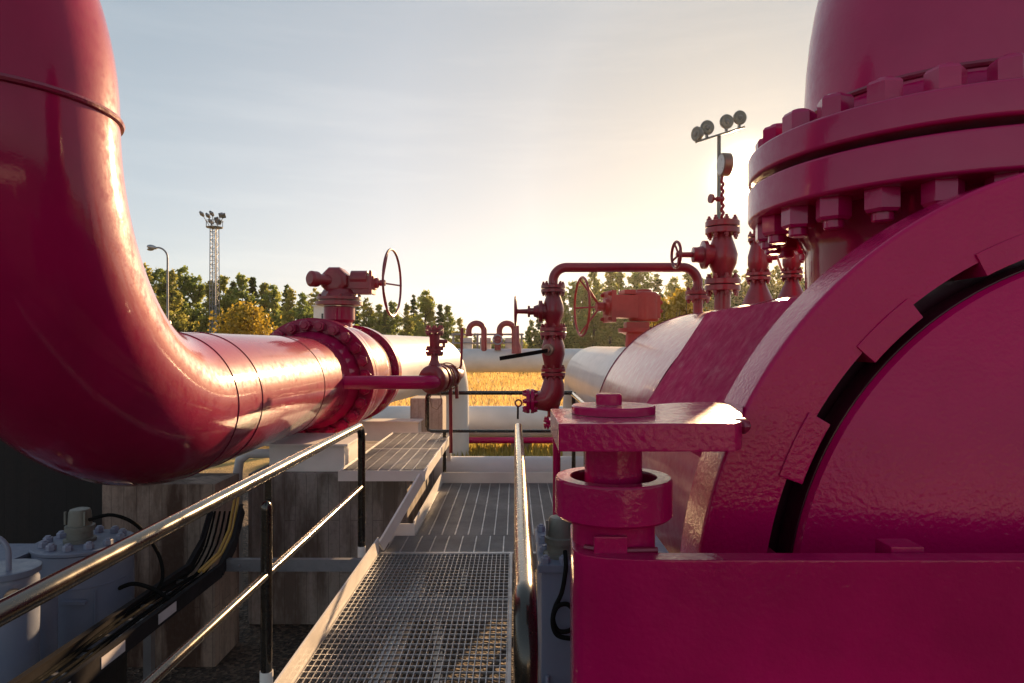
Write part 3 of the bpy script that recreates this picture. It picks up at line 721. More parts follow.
# nozzle flange and riser
BX, BY, BR = 1.61, 2.554, 0.70
B().lathe((BX, BY, EYE+0.0), Z, [(0, 0.485), (0.36, 0.485), (0.44, 0.52), (0.485, 0.54)], 96).done('nozzle', 'white_coat' if False else 'magenta_pipe', root)
lf = B().lathe((BX, BY, EYE+0.485), Z, [(0, BR-0.012), (0.006, BR-0.004), (0.014, BR), (0.118, BR), (0.126, BR-0.004), (0.130, BR-0.012)], 160).done('nozzle_flange', 'riser_paint', root)
bolts(lf, (BX, BY, EYE+0.485), -Z, 0.618, 24, 0.057, 0.072, 'riser_paint', 0.55, ph=0.05)
root = thing('riser_pipe', 'magenta vertical riser pipe with thick bolted flange on top of the vessel', 'pipe', (BX, BY, EYE+0.63))
uf = B().lathe((BX, BY, EYE+0.638), Z, [(0, BR-0.012), (0.006, BR-0.004), (0.014, BR), (0.094, BR), (0.102, BR-0.004), (0.106, BR-0.012)], 160).done('flange', 'riser_paint', root)
B().lathe((BX, BY, EYE+0.614), Z, [(0, 0.60), (0.025, 0.60)], 96).done('gasket', 'grease', root)
bolts(uf, (BX, BY, EYE+0.744), Z, 0.618, 24, 0.057, 0.076, 'riser_paint', 0.2, ph=-0.04)
rp = [(BX, BY, EYE+0.74), (BX, BY, EYE+0.80), (BX, BY, EYE+0.88)] + arc((BX+1.6, BY, EYE+0.90), (-1, 0, 0), Z, 1.6, 0.03, 1.35, 24)
B().tube(rp, 0.488, 96).done('pipe_body', 'riser_paint', root)
B().torus((BX, BY, EYE+0.865), Z, 0.488, 0.012, 128, 8).done('weld_seam', 'bead', root)
B().lathe((BX, BY, EYE+0.744), Z, [(0, 0.535), (0.04, 0.52), (0.10, 0.488)], 96, (False, False)).done('weld_neck', 'magenta', root)

# white pipe leaving the vessel, with its own dive underground
root = thing('white_pipe', 'white coated pipe leaving the reducer of the pressure vessel', 'pipe', (1.45, 9, GROUND))
pz0 = EYE-0.55
path = [(1.45, 7.03, pz0), (1.45, 9, pz0), (1.45, 12.3, pz0)] + arc((1.45, 12.3, pz0-0.95), Z, (0, 1, 0), 0.95, 0.06, PI/2, 24) + [(1.45, 13.25, -2.2)]
B().tube(path, 0.525, 72).done('pipe_body', 'white_coat', root)

# orange operator on that pipe
op0 = V((1.58, 9.0, EYE+0.02))
root = thing('valve_operator', 'bright orange-red valve gear operator with dished handwheel above the white pipe', 'valve operator', op0 - Z*0.1)
B().lathe(op0 - Z*0.1, Z, [(0, 0.13), (0.22, 0.12), (0.25, 0.22), (0.30, 0.22)], 24).done('bonnet', 'orange', root)
ad = V((-1, -0.16, 0)).normalized()
q = V((1.60, 9.0, EYE+0.50))
b = B().bar(q - ad*0.28, q + ad*0.33, 0.30, 0.30)
b.lathe(q - ad*0.10 - Z*0.19, Z, [(0, 0.18), (0.02, 0.20), (0.36, 0.20), (0.38, 0.18), (0.39, 0.11), (0.42, 0.10)], 28)
b.done('gear_housing', 'orange', root, bevel=0.02)
B().bar(q + ad*0.05 + Z*0.19, q + ad*0.20 + Z*0.19, 0.26, 0.06).done('worm_housing', 'orange', root, bevel=0.01)
B().bar(q - Z*0.36, q - Z*0.20, 0.26, 0.30, up=(1, 0, 0)).done('pedestal', 'orange', root, bevel=0.01)
ep = B().bar(q + ad*0.335, q + ad*0.40, 0.41, 0.41).done('end_plate', 'orange', root, bevel=0.008)
B().lathe(q + ad*0.40, ad, [(0, 0.12), (0.04, 0.10), (0.045, 0.05), (0.12, 0.045)], 20).done('stem', 'orange', root)
handwheel(root, q + ad*0.50, ad, 0.38, 0.24, 0.016, 5, 'orange', 0.06)
_, uu, ww = basis(ad)
for k in range(6):
    a = k*PI/3; place(bolt_mesh(0.03, 0.03, 0.01, 'orange'), 'bolt', root, q - ad*0.28 + uu*0.11*math.cos(a) + ww*0.12*math.sin(a), -ad)
for sx_, sz_ in ((-1, -1), (1, -1), (1, 1), (-1, 1)):
    place(bolt_mesh(0.028, 0.03, 0.01, 'orange'), 'bolt', ep, q + ad*0.402 + uu*0.16*sz_ + ww*0.16*sx_, ad)

# ------------------------------------------------------------------ valve stacks around the vessel
SX, SY = 0.33, 5.9
root = thing('valve_stack', 'red bolted valve stack with black lever, tied to the vessel by an arched pipe', 'valve', (SX, SY, 0))
def S(h, dx=0, dy=0): return V((SX+dx, SY+dy, EYE+h))
B().tube([S(0.44), S(0.555)] + arc(S(0.555, 0.115), (-1, 0, 0), Z, 0.115, 0.1, PI/2, 10) + [S(0.67, 0.5), S(0.67, 1.115)] + arc(S(0.535, 1.115), Z, (1, 0, 0), 0.135, 0.1, PI/2, 10) + [S(0.24, 1.25)], 0.041, 20).done('arched_pipe', 'brick', root)
flange_pair(root, S(0.485), Z, 0.105, 0.028, 'brick', 8)
B().lathe(S(0.15), Z, [(0, 0.06), (0.04, 0.062), (0.10, 0.088), (0.16, 0.095), (0.22, 0.080), (0.29, 0.055), (0.32, 0.055)], 24).done('globe_body', 'brick', root)
bx = S(0.29)
b = B().lathe(bx, (-1, 0, 0), [(0, 0.07), (0.09, 0.07), (0.095, 0.095), (0.125, 0.095), (0.13, 0.06), (0.17, 0.045)], 20)
b.lathe(bx + V((-0.20, 0, 0)), (-1, 0, 0), [(0, 0.05), (0.02, 0.05), (0.022, 0.022), (0.13, 0.018)], 16); b.lathe(bx + V((-0.16, 0, 0)), (-1, 0, 0), [(0, 0.03), (0.05, 0.03)], 14)
b.done('yoke', 'brick', root)
handwheel(root, bx + V((-0.315, 0, 0)), (-1, 0.03, 0), 0.125, 0.01, 0.010, 4, 'brick', 0.02)
flange_pair(root, S(0.115), Z, 0.115, 0.032, 'brick', 8)
B().lathe(S(-0.20), Z, [(0, 0.07), (0.06, 0.085), (0.12, 0.10), (0.19, 0.10), (0.25, 0.08), (0.28, 0.075)], 24).done('ball_body', 'brick', root)
b = B().lathe(S(-0.04), (-0.5, -1, 0), [(0, 0.05), (0.12, 0.05), (0.125, 0.03), (0.15, 0.03)], 18); b.done('lever_hub', 'bare', root)
B().bar(S(-0.045, -0.04, -0.13), S(-0.115, -0.46, -0.13), 0.022, 0.034).done('lever', 'rubber', root)
flange_pair(root, S(-0.235), Z, 0.105, 0.028, 'brick', 8)
B().tube([S(-0.25)] + [S(-0.34), S(-0.40, -0.005), S(-0.45, -0.03), S(-0.48, -0.07), S(-0.485, -0.14), S(-0.485, -0.18)], [0.07, 0.095, 0.105, 0.105, 0.10, 0.075, 0.065], 24).done('elbow_body', 'brick', root)
flange_pair(root, S(-0.485, -0.20), (-1, 0, 0), 0.105, 0.030, 'magenta', 8)
B().torus(S(-0.50, -0.30, -0.02), (0.2, 1, 0), 0.028, 0.007, 20, 6).done('shackle', 'brick', root)
B().cyl(S(-0.53, -0.305), S(-0.64, -0.305), 0.009).done('pull_rod', 'black', root)
B().lathe(S(-0.62), Z, [(0, 0.05), (0.08, 0.05), (0.10, 0.06), (0.16, 0.07)], 18).done('bottom_neck', 'brick', root)
flange_pair(root, S(-0.67), Z, 0.085, 0.024, 'magenta', 8)
B().cyl(S(-0.69, 0.03), V((SX+0.03, SY, -0.05)), 0.034).done('drain_pipe', 'magenta', root)
flange_pair(root, S(0.43, 1.25), Z, 0.105, 0.034, 'brick', 8)

TX, TY = 1.61, 5.30
root = thing('valve_stack', 'tall red globe valve on the vessel carrying a pressure gauge', 'valve', (TX, TY, EYE+0.25))
def T(h, dx=0, dy=0): return V((TX+dx, TY+dy, EYE+h))
B().cyl(T(0.24), T(0.44), 0.062, n=24).done('nozzle', 'brick', root)
flange_pair(root, T(0.465), Z, 0.135, 0.042, 'brick', 8)
B().lathe(T(0.51), Z, [(0, 0.07), (0.05, 0.075), (0.12, 0.105), (0.19, 0.115), (0.26, 0.095), (0.33, 0.07), (0.37, 0.07)], 28).done('globe_body', 'brick', root)
b = B().lathe(T(0.70), (-1, 0, 0), [(0, 0.085), (0.12, 0.08), (0.125, 0.11), (0.155, 0.11), (0.16, 0.07), (0.21, 0.055)], 22)
b.lathe(T(0.70, -0.20), (-1, 0, 0), [(0, 0.06), (0.03, 0.06), (0.035, 0.022), (0.16, 0.02)], 16); b.done('yoke', 'brick', root)
handwheel(root, T(0.70, -0.34), (-1, -0.12, 0), 0.10, 0.02, 0.012, 4, 'brick', 0.022)
flange_pair(root, T(0.91), Z, 0.13, 0.045, 'brick', 8)
pts = [T(0.95)]
for i in range(40):
    a = i*0.9; pts.append(T(0.97 + i*0.008, 0.007*math.cos(a), 0.007*math.sin(a)))
pts.append(T(1.31))
B().tube(pts, 0.012, 8).done('siphon_tube', 'brick', root)
B().lathe(T(1.13), (-1, -0.3, 0), [(0, 0.02), (0.05, 0.02), (0.055, 0.012), (0.09, 0.012), (0.092, 0.035), (0.11, 0.035)], 14).done('gauge_cock', 'brick', root)
g = B().lathe(T(1.40, 0.02), (-0.95, -0.10, 0), [(-0.035, 0.078), (-0.03, 0.088), (0.03, 0.088), (0.035, 0.082)], 32).done('pressure_gauge', 'bare', root)
B().lathe(T(1.40, 0.02) + V((-0.95, -0.10, 0)).normalized()*0.0365, (-0.95, -0.10, 0), [(0, 0.076), (0.001, 0.076)], 32).done('dial', 'dial', g)

def small_stack(x, y, s, label, z0):
    root = thing('valve_stack', label, 'valve', (x, y, EYE+z0))
    def P(h): return V((x, y, EYE+z0+h))
    B().lathe(P(-0.02), Z, [(0, 0.11*s), (0.04, 0.105*s), (0.16*s, 0.055*s), (0.20*s, 0.05*s)], 22).done('nozzle', 'brick', root)
    flange_pair(root, P(0.20*s), Z, 0.085*s, 0.022*s, 'brick', 8)
    B().lathe(P(0.22*s), Z, [(0, 0.05*s), (0.06*s, 0.07*s), (0.12*s, 0.07*s), (0.20*s, 0.05*s), (0.24*s, 0.045*s)], 20).done('valve_body', 'brick', root)
    flange_pair(root, P(0.47*s), Z, 0.07*s, 0.02*s, 'brick', 8)
    B().lathe(P(0.33*s), (1, -0.4, 0), [(0, 0.04*s), (0.09*s, 0.04*s), (0.095*s, 0.02*s), (0.12*s, 0.02*s)], 14).done('lever_hub', 'brick', root)
    B().bar(P(0.33*s) + V((0.10*s, -0.04*s, 0.05*s)), P(0.12*s) + V((0.17*s, -0.06*s, 0.03)), 0.02, 0.012).done('lever', 'bare', root)
    B().lathe(P(0.48*s), Z, [(0, 0.035*s), (0.08*s, 0.035*s), (0.085*s, 0.05*s), (0.12*s, 0.05*s)], 16).done('top_plug', 'brick', root)
small_stack(1.61, 4.52, 0.95, 'small red valve with slanted lever on a cone base, just below the riser flange edge', 0.262)
small_stack(1.60, 3.95, 0.72, 'slimmer red valve half hidden between the riser flange and its neighbour', 0.262)

# ------------------------------------------------------------------ pipes across the yard
root = thing('white_pipe', 'white pipe lying across just behind the walkway toe board', 'pipe', (0, 8.75, 0.03))
B().tube([(-1.04, 8.80, 0.03), (-1.02, 8.80, 0.03), (0, 8.80, 0.03), (2.6, 8.80, 0.03)], [0.17, 0.205, 0.205, 0.205], 40).done('pipe_body', 'white_coat', root)
for x in (-0.6, 1.6):
    B().box((x-0.15, 8.62, GROUND), (x+0.15, 8.98, -0.14)).done('saddle', 'concrete_pale', root)
root = thing('white_pipe', 'low white pipe crossing the yard between two strips of grass', 'pipe', (0, 16.6, -0.2))
B().cyl((-3.4, 16.6, -0.21), (6.5, 16.6, -0.21), 0.40, n=48).done('pipe_body', 'white_coat', root)
for x in (-2.6, 0.15, 3.5):
    B().box((x-0.25, 16.25, GROUND), (x+0.25, 16.95, -0.54)).done('saddle', 'concrete_pale', root)
B().lathe((-0.95, 16.6, -0.21), (1, 0, 0), [(0, 0.401), (0.0, 0.406), (0.05, 0.406), (0.05, 0.401)], 48).done('strap', 'white_coat', root)
o = B().cyl((-2.6, 16.05, -0.57), (4.2, 16.05, -0.57), 0.075, n=20).done('service_pipe', 'magenta', None, loc=(0, 16.05, -0.57)); tag(o, 'thin magenta pipe running low before the white yard pipe', 'pipe')
root = thing('white_pipe', 'farther raised white pipe crossing the meadow under the gooseneck vents', 'pipe', (0, 30, 0))
B().cyl((-8, 30, 0.99), (9.5, 30, 0.99), 0.52, n=48).done('pipe_body', 'white_coat', root)
for x in (-6, 5.5):
    B().box((x-0.3, 29.7, GROUND), (x+0.3, 30.3, 0.55)).done('saddle', 'concrete_pale', root)
root = thing('white_pipe', 'unseen white pipe added behind the viewpoint so the closure door has a reflection', 'pipe', (6, -7.5, GROUND))  # unseen, added behind the camera to put warm glints on the door
B().cyl((1.5, -7.5, 0.35), (14, -7.5, 0.35), 0.55, n=48).done('pipe_body', 'white_coat', root)
for x in (3, 9):
    B().box((x-0.25, -7.9, GROUND), (x+0.25, -7.1, -0.10)).done('saddle', 'concrete_pale', root)
def goose(px_leg, sgn, label):
    X = (px_leg-515)/683*29.8
    root = thing('gooseneck_vent', label, 'vent pipe', (X, 29.8, 1.4), 'gooseneck vents on the far pipe')
    r = 0.33
    c = V((X - sgn*r, 29.8, EYE+0.62))
    pts = [(X, 29.8, 1.35), (X, 29.8, EYE+0.62)] + arc(c, (sgn, 0, 0), Z, r, 0.05, PI, 16) + [c + V((-sgn*r, 0, -0.12))]
    B().tube(pts, 0.125, 16).done('vent_pipe', 'brick', root)
    e = c + V((-sgn*r, 0, -0.12))
    B().lathe(e, (0, 0, -1), [(0, 0.19), (0.07, 0.19), (0.075, 0.15), (0.12, 0.15)], 18).done('vent_flange', 'brick', root)
goose(484, 1, 'red gooseneck vent beyond the upright lever rod, opening away from the tower')
goose(514.5, 1, 'red gooseneck vent behind the small handwheel of the levered valve stack')
root = thing('bypass_valve', 'small red valve standing between the two gooseneck vents', 'valve', (-0.72, 29.7, 1.4))
B().lathe((-0.75, 29.7, 1.45), Z, [(0, 0.14), (0.25, 0.14), (0.3, 0.22), (0.4, 0.22), (0.45, 0.17), (0.7, 0.16), (0.72, 0.05)], 18).done('valve_body', 'brick', root)
B().torus((-0.75, 29.45, 1.9), (0, 1, 0), 0.2, 0.03, 20, 6).done('handwheel', 'cap', root)
root = thing('vent_post', 'tapered red vent post rising by the gooseneck pair', 'vent pipe', (0.03, 29.2, 1.4))
B().lathe((0.06, 29.2, 1.3), Z, [(0, 0.21), (0.35, 0.2), (0.45, 0.15), (1.2, 0.11)], 18).done('post', 'brick', root)
root = thing('steel_gantry', 'low grey pipe gantry of rails behind the gooseneck vents', 'gantry', (-1, 31, GROUND))
for z in (1.75, 2.15):
    B().cyl((-2.9, 31, z), (0.4, 31, z), 0.045).done('rail', 'galv_dark', root)
for x in (-2.8, -1.7, -0.7, 0.3):
    B().cyl((x, 31, 1.45), (x, 31, 2.2), 0.05).done('post', 'galv_dark', root)
for x in (-2.2, -1.35, -0.2):
    B().box((x-0.25, 31.05, 1.45), (x+0.25, 31.5, 2.0)).done('cabinet', 'galv', root, bevel=0.02)

# ------------------------------------------------------------------ masts, lamp, hut
def P(px, py, d): return V(((px-515)/683*d, d, EYE + (345-py)/683*d))
mt = P(719, 135, 17.0)
root = thing('floodlight_mast', 'slim mast with crossbar of four round floodlights against the glowing sky', 'floodlight', (mt.x, 17, GROUND))
B().tube([(mt.x, 17, GROUND), (mt.x, 17, 2), (mt.x, 17, mt.z)], [0.085, 0.065, 0.045], 16).done('mast', 'grey_lamp', root)
a0, a1 = P(696, 142, 16.6), P(744, 127, 17.3)
B().bar(a0, a1, 0.06, 0.05).done('crossbar', 'grey_lamp', root)
for px, py, ax in ((698, 134, (-0.9, -0.45, -0.1)), (706.5, 128, (0.15, -1, -0.12)), (726, 122, (0.1, -1, -0.1)), (739, 118, (0.2, -1, -0.1))):
    f = (px-696)/48; c = P(px, py, 16.6+0.7*f); ax = V(ax).normalized()
    hd = B().lathe(c - ax*0.12, ax, [(0, 0.05), (0.02, 0.10), (0.08, 0.15), (0.14, 0.175), (0.17, 0.18), (0.19, 0.172)], 28).done('floodlight_head', 'grey_lamp', root)
    B().lathe(c + ax*0.071, ax, [(0, 0.155), (0.008, 0.148), (0.014, 0.09)], 28).done('lens', 'glass', hd)
    B().lathe(c + ax*0.082, ax, [(0, 0.06), (0.02, 0.055), (0.03, 0.02)], 18).done('bulb_cover', 'grey_lamp', hd)
    base = a0 + (a1-a0)*min(1, max(0, f))
    B().bar(c - V((0, 0, 0.10)), base, 0.10, 0.05, up=(1, 0, 0)).done('bracket', 'grey_lamp', hd)

TD = 80.0
tp = P(214.5, 228, TD)
root = thing('floodlight_tower', 'tall steel lattice tower crowned by a ring of floodlights above the wood', 'tower', (tp.x, TD, GROUND))
hw = 0.42
b = B()
zt_ = tp.z
levels = 34
for sx in (-1, 1):
    for sy in (-1, 1):
        b.cyl((tp.x+sx*hw, TD+sy*hw, GROUND), (tp.x+sx*hw*0.85, TD+sy*hw*0.85, zt_), 0.06, 0.05, n=8)
for i in range(levels):
    z0 = GROUND + (zt_-GROUND)*i/levels; z1 = GROUND + (zt_-GROUND)*(i+1)/levels
    k = 1-0.15*i/levels; h_ = hw*k
    s = 1 if i % 2 else -1
    for y in (-h_, h_):
        b.cyl((tp.x-s*h_, TD+y, z0), (tp.x+s*h_, TD+y, z1), 0.02, n=6)
    for x in (-h_, h_):
        b.cyl((tp.x+x, TD-s*h_, z0), (tp.x+x, TD+s*h_, z1), 0.02, n=6)
    b.box((tp.x-h_, TD-h_-0.03, z1-0.03), (tp.x+h_, TD-h_+0.03, z1+0.03))
b.done('lattice', 'galv_dark', root)
B().box((tp.x+0.28, TD-0.6, GROUND), (tp.x+0.40, TD-0.56, zt_)).done('ladder', 'galv_dark', root)
b = B(); b.lathe((tp.x, TD, zt_), Z, [(0, 0.9), (0.12, 0.95)], 12); b.torus((tp.x, TD, zt_+0.8), Z, 0.95, 0.04, 24, 6)
for k in range(8): b.cyl((tp.x+0.95*math.cos(k*PI/4), TD+0.95*math.sin(k*PI/4), zt_+0.1), (tp.x+0.95*math.cos(k*PI/4), TD+0.95*math.sin(k*PI/4), zt_+0.8), 0.035, n=6)
b.done('head_platform', 'galv_dark', root)
for k, (dx, dz, tilt) in enumerate(((-1.25, 1.5, 1), (-0.65, 1.35, 1), (-0.45, 0.7, 1), (-0.1, 1.55, 1), (0.35, 0.9, -1), (0.75, 1.45, -1), (1.25, 1.3, -1), (0.6, 0.6, -1))):
    c = V((tp.x+dx, TD-0.5+0.25*(k % 3), zt_+dz+0.05)); a = V((0.5*tilt*-1, -0.5, -0.72)).normalized()
    B().bar(c - a*0.10, c + a*0.12, 0.62, 0.50, up=(1, 0.2, 0)).done('floodlight', 'galv_dark', root, bevel=0.05)
    B().cyl(c, (tp.x+dx*0.5, TD, zt_+0.3), 0.04, n=6).done('bracket', 'galv_dark', root)

LD = 36.0
lp_ = P(167.5, 262, LD)
root = thing('street_lamp', 'grey curved-arm street lamp standing before the wood', 'street lamp', (lp_.x, LD, GROUND))
hd_ = P(152, 247.5, LD)
r = 0.55
pts = [(lp_.x, LD, GROUND), (lp_.x, LD, 3), (lp_.x, LD, hd_.z-0.55)] + arc((lp_.x-r, LD, hd_.z-0.55), (1, 0, 0), Z, r, 0.1, PI*0.46, 10) + [hd_ + V((0.18, 0, -0.02))]
B().tube(pts, [0.075, 0.06]+[0.045]*(len(pts)-2), 14).done('pole', 'galv_dark', root)
B().lathe(hd_ + V((0.26, 0, -0.04)), (-1, 0, 0.22), [(0, 0.05), (0.08, 0.085), (0.22, 0.12), (0.38, 0.12), (0.5, 0.07), (0.54, 0.02)], 18).done('lamp_head', 'galv', root)
B().sphere(hd_ + V((-0.08, 0, -0.10)), 0.15, 18, 10, (1.2, 0.8, 0.5)).done('lamp_glass', 'glass', root)
lamp2 = P(164, 322, 26)
root = thing('marker_cap', 'pale mushroom vent cap peeping past the elbow beside the lamp post', 'vent cap', (lamp2.x, 26, GROUND))
B().cyl((lamp2.x, 26, GROUND), (lamp2.x, 26, lamp2.z+0.02), 0.10).done('post', 'white_coat', root)
B().lathe((lamp2.x, 26, lamp2.z-0.1), Z, [(0, 0.22), (0.05, 0.26), (0.14, 0.24), (0.22, 0.12), (0.24, 0.03)], 20).done('cap', 'brick', root)

root = thing('instrument_hut', 'small white hut with a dark square opening behind the gear operator', 'hut', (-10.4, 38, GROUND))
hx = P(327, 315, 38)
B().box((hx.x-0.75, 38, GROUND), (hx.x+0.45, 39.4, EYE+2.15)).done('wall', 'hut', root)
B().box((hx.x-0.82, 37.9, EYE+2.153), (hx.x+0.52, 39.5, EYE+2.22)).done('roof', 'hut', root)
B().box((hx.x-0.30, 37.97, EYE+1.45), (hx.x+0.1, 37.997, EYE+1.75)).done('window', 'dark_window', root)

# ------------------------------------------------------------------ ground
g = B()
xs = [-1500, -200, -60, -20, -8, 0, 8, 20, 60, 200, 1500]; ys = [-60, -10, 0, 4, 8, 14, 22, 40, 70, 150, 400, 3000]
vv = [[g.bm.verts.new((x, y, GROUND)) for x in xs] for y in ys]
for j in range(len(ys)-1):
    for i in range(len(xs)-1):
        g.bm.faces.new((vv[j][i], vv[j][i+1], vv[j+1][i+1], vv[j+1][i]))
o = g.done('ground', 'ground', None); tag(o, 'brown gravel yard turning into dry golden meadow', 'ground', kind='structure')

rng = np.random.default_rng(5)
def quads_mesh(name, P0, A, Bv, mat):
    """diamond leaves: centre P0, half axes A and Bv (n x 3)"""
    n = len(P0)
    v = np.empty((n, 4, 3)); v[:, 0] = P0 - A; v[:, 1] = P0 + Bv; v[:, 2] = P0 + A; v[:, 3] = P0 - Bv
    me = bpy.data.meshes.new(name)
    me.vertices.add(n*4); me.vertices.foreach_set('co', v.reshape(-1).astype(np.float32))
    me.loops.add(n*4); me.loops.foreach_set('vertex_index', np.arange(n*4, dtype=np.int32))
    me.polygons.add(n); me.polygons.foreach_set('loop_start', np.arange(0, n*4, 4, dtype=np.int32))
    me.update(); me.validate(); me.materials.append(M[mat])
    return me
def rand_dir(n):
    a = rng.normal(size=(n, 3)); return a/np.linalg.norm(a, axis=1)[:, None]
def perp(a):
    b = rand_dir(len(a)); b -= a*(a*b).sum(1)[:, None]; return b/np.linalg.norm(b, axis=1)[:, None]

# grass blades
def blades(n, xr, yr, h, w, mat, name, z=GROUND, dens=None):
    x = rng.uniform(*xr, n); y = yr[0] + (yr[1]-yr[0])*rng.uniform(0, 1, n)**1.5
    hh = h*rng.uniform(0.4, 1.2, n)
    P0 = np.stack([x, y, np.full(n, z) + hh*0.5], 1)
    lean = rng.normal(0, 0.28, (n, 2))
    A = np.stack([lean[:, 0]*hh*0.5, lean[:, 1]*hh*0.5, hh*0.5], 1)
    ang = rng.uniform(0, PI, n); ww = w*rng.uniform(0.6, 1.4, n)*(1 + y/40)
    Bv = np.stack([np.cos(ang)*ww, np.sin(ang)*ww, np.zeros(n)], 1)
    me = quads_mesh(name, P0, A, Bv, mat)
    o = bpy.data.objects.new(name, me); C.objects.link(o); return o
o = blades(42000, (-12, 14), (17.5, 75), 0.40, 0.012, 'straw', 'dry_grass'); tag(o, 'dry golden meadow grass behind the yard pipes', 'grass', kind='stuff')
o = blades(9000, (-4, 6), (13.8, 17.2), 0.36, 0.02, 'weeds', 'weed_strip'); tag(o, 'yellow-green weeds growing along the low white pipe', 'weeds', kind='stuff')

# ------------------------------------------------------------------ trees
def clump_pts(n, centres, sig):
    k = rng.integers(0, len(centres), n)
    return centres[k] + rng.normal(size=(n, 3))*sig[k][:, None]
def spruce_mesh(H, Rb, n, size):
    nb = int(H*9)
    z = H*(0.10 + 0.90*rng.uniform(0, 1, nb)**1.15)
    a = rng.uniform(0, 2*PI, nb)
    rr = Rb*(1 - z/H)**0.85*rng.uniform(0.65, 1.12, nb) + 0.12
    k = rng.integers(0, nb, n); t = rng.uniform(0.15, 1, n)**0.7
    P0 = np.stack([np.cos(a[k])*rr[k]*t, np.sin(a[k])*rr[k]*t, z[k] - 0.30*rr[k]*t*t + 0.12*rr[k]*t], 1) + rng.normal(size=(n, 3))*0.10
    A = np.stack([np.cos(a[k]), np.sin(a[k]), -0.3+0*t], 1) + rng.normal(size=(n, 3))*0.5
    A /= np.linalg.norm(A, axis=1)[:, None]
    Bv = perp(A)
    s = size*rng.uniform(0.6, 1.4, n)[:, None]
    return quads_mesh('crown', P0, A*s*0.8, Bv*s*0.32, 'spruce')
def leafy_mesh(H, Rb, n, size, mat, nc=34, low=0.22, point=0.5):
    zc = H*(low + (1-low)*rng.uniform(0, 1, nc))
    u = (zc/H - low)/(1-low)
    env = Rb*np.clip(np.sin(PI*(0.12 + 0.86*u**(0.8)))**0.7, 0.15, 1)*(1-point*u*u)
    a = rng.uniform(0, 2*PI, nc); rad_ = env*rng.uniform(0.25, 0.95, nc)
    cen = np.stack([np.cos(a)*rad_, np.sin(a)*rad_, zc*0.97], 1)
    sig = np.clip(env*0.42, 0.16, Rb*0.30)*rng.uniform(0.7, 1.1, nc)
    P0 = clump_pts(n, cen, sig); P0[:, 2] = np.maximum(P0[:, 2], 0.2)
    A = rand_dir(n); Bv = perp(A); s = size*rng.uniform(0.6, 1.5, n)[:, None]
    return quads_mesh('crown', P0, A*s*0.6, Bv*s*0.42, mat)
def spire_mesh(H, Rb, n, size, mat, low=0.08, fat=0.6):
    nb = int(H*14)
    u = rng.uniform(0, 1, nb)**1.1
    env = Rb*np.minimum(1.0, (u/0.28)**0.6 + 0.25)*(1-u)**fat + 0.10
    z = H*(low + (1-low)*u)
    lump = 0.75 + 0.35*np.sin(u*17 + rng.uniform(0, 6))*np.sin(u*7 + rng.uniform(0, 6))
    a = rng.uniform(0, 2*PI, nb); rr = env*rng.uniform(0.45, 1.20, nb)*lump
    w = rr/rr.sum(); k = rng.choice(nb, n, p=w*0.7 + 0.3/nb)
    t = rng.uniform(0.25, 1, n)**0.6
    P0 = np.stack([np.cos(a[k])*rr[k]*t, np.sin(a[k])*rr[k]*t, z[k] + 0.35*rr[k]*t - 0.25*rr[k]], 1) + rng.normal(size=(n, 3))*(0.10 + 0.12*rr[k]/Rb)[:, None]
    A = rand_dir(n); Bv = perp(A); s = size*rng.uniform(0.6, 1.5, n)[:, None]
    return quads_mesh('crown', P0, A*s*0.6, Bv*s*0.42, mat)
def trunk_mesh(H, r):
    b = B().tube([(0, 0, 0), (0.05, 0.02, H*0.4), (-0.04, 0.03, H*0.7), (0.02, 0, H*0.94)], [r, r*0.75, r*0.4, r*0.1], 8)
    for k in range(6):
        a = k*2.2; z = H*(0.3+0.09*k)
        b.tube([(0, 0, z), (math.cos(a)*H*0.07, math.sin(a)*H*0.07, z+H*0.05), (math.cos(a)*H*0.13, math.sin(a)*H*0.13, z+H*0.12)], [r*0.4, r*0.25, r*0.08], 6)
    me = bpy.data.meshes.new('trunk'); b.bm.to_mesh(me); b.bm.free(); me.materials.append(M['bark']); return me
CR = {'spruce': [spruce_mesh(12, 2.3, 6200, 0.32) for _ in range(4)],
      'birch': [spire_mesh(12, 2.5, 6600, 0.25, 'birch', 0.08, 0.50) for _ in range(4)],
      'aspen': [spire_mesh(12, 3.1, 7600, 0.27, 'aspen', 0.05, 0.38) for _ in range(4)]}
TR = trunk_mesh(12, 0.20)
KIND = {'spruce': ('spruce_tree', 'dark green pointed spruce'), 'birch': ('birch_tree', 'yellow-green loose birch'), 'aspen': ('aspen_tree', 'mid-green bushy aspen')}
ORD = ['first', 'second', 'third', 'fourth', 'fifth', 'sixth', 'seventh', 'eighth', 'ninth', 'tenth', 'eleventh', 'twelfth']
def wood(region, trees, d, group):
    cnt = {}
    for i, (px, py, kd) in enumerate(sorted(trees)):
        dd = d + rng.uniform(-6, 6)
        top = P(px + rng.uniform(-3.5, 3.5), py + rng.uniform(-3, 6), dd)
        H = top.z - GROUND
        nm, desc = KIND[kd]
        k = cnt[kd] = cnt.get(kd, 0) + 1
        root = thing(nm, f'{ORD[k-1]} {desc} {region}', 'tree', (top.x, dd, GROUND), group)
        s = H/12
        for nme, me in (('trunk', TR), ('crown', CR[kd][(i*7+k) % 4])):
            o = bpy.data.objects.new(nme, me); C.objects.link(o); o.parent = root
            o.scale = (s*rng.uniform(0.9, 1.2), s*1.05, s); o.rotation_euler = (0, 0, rng.uniform(0, 6.28))
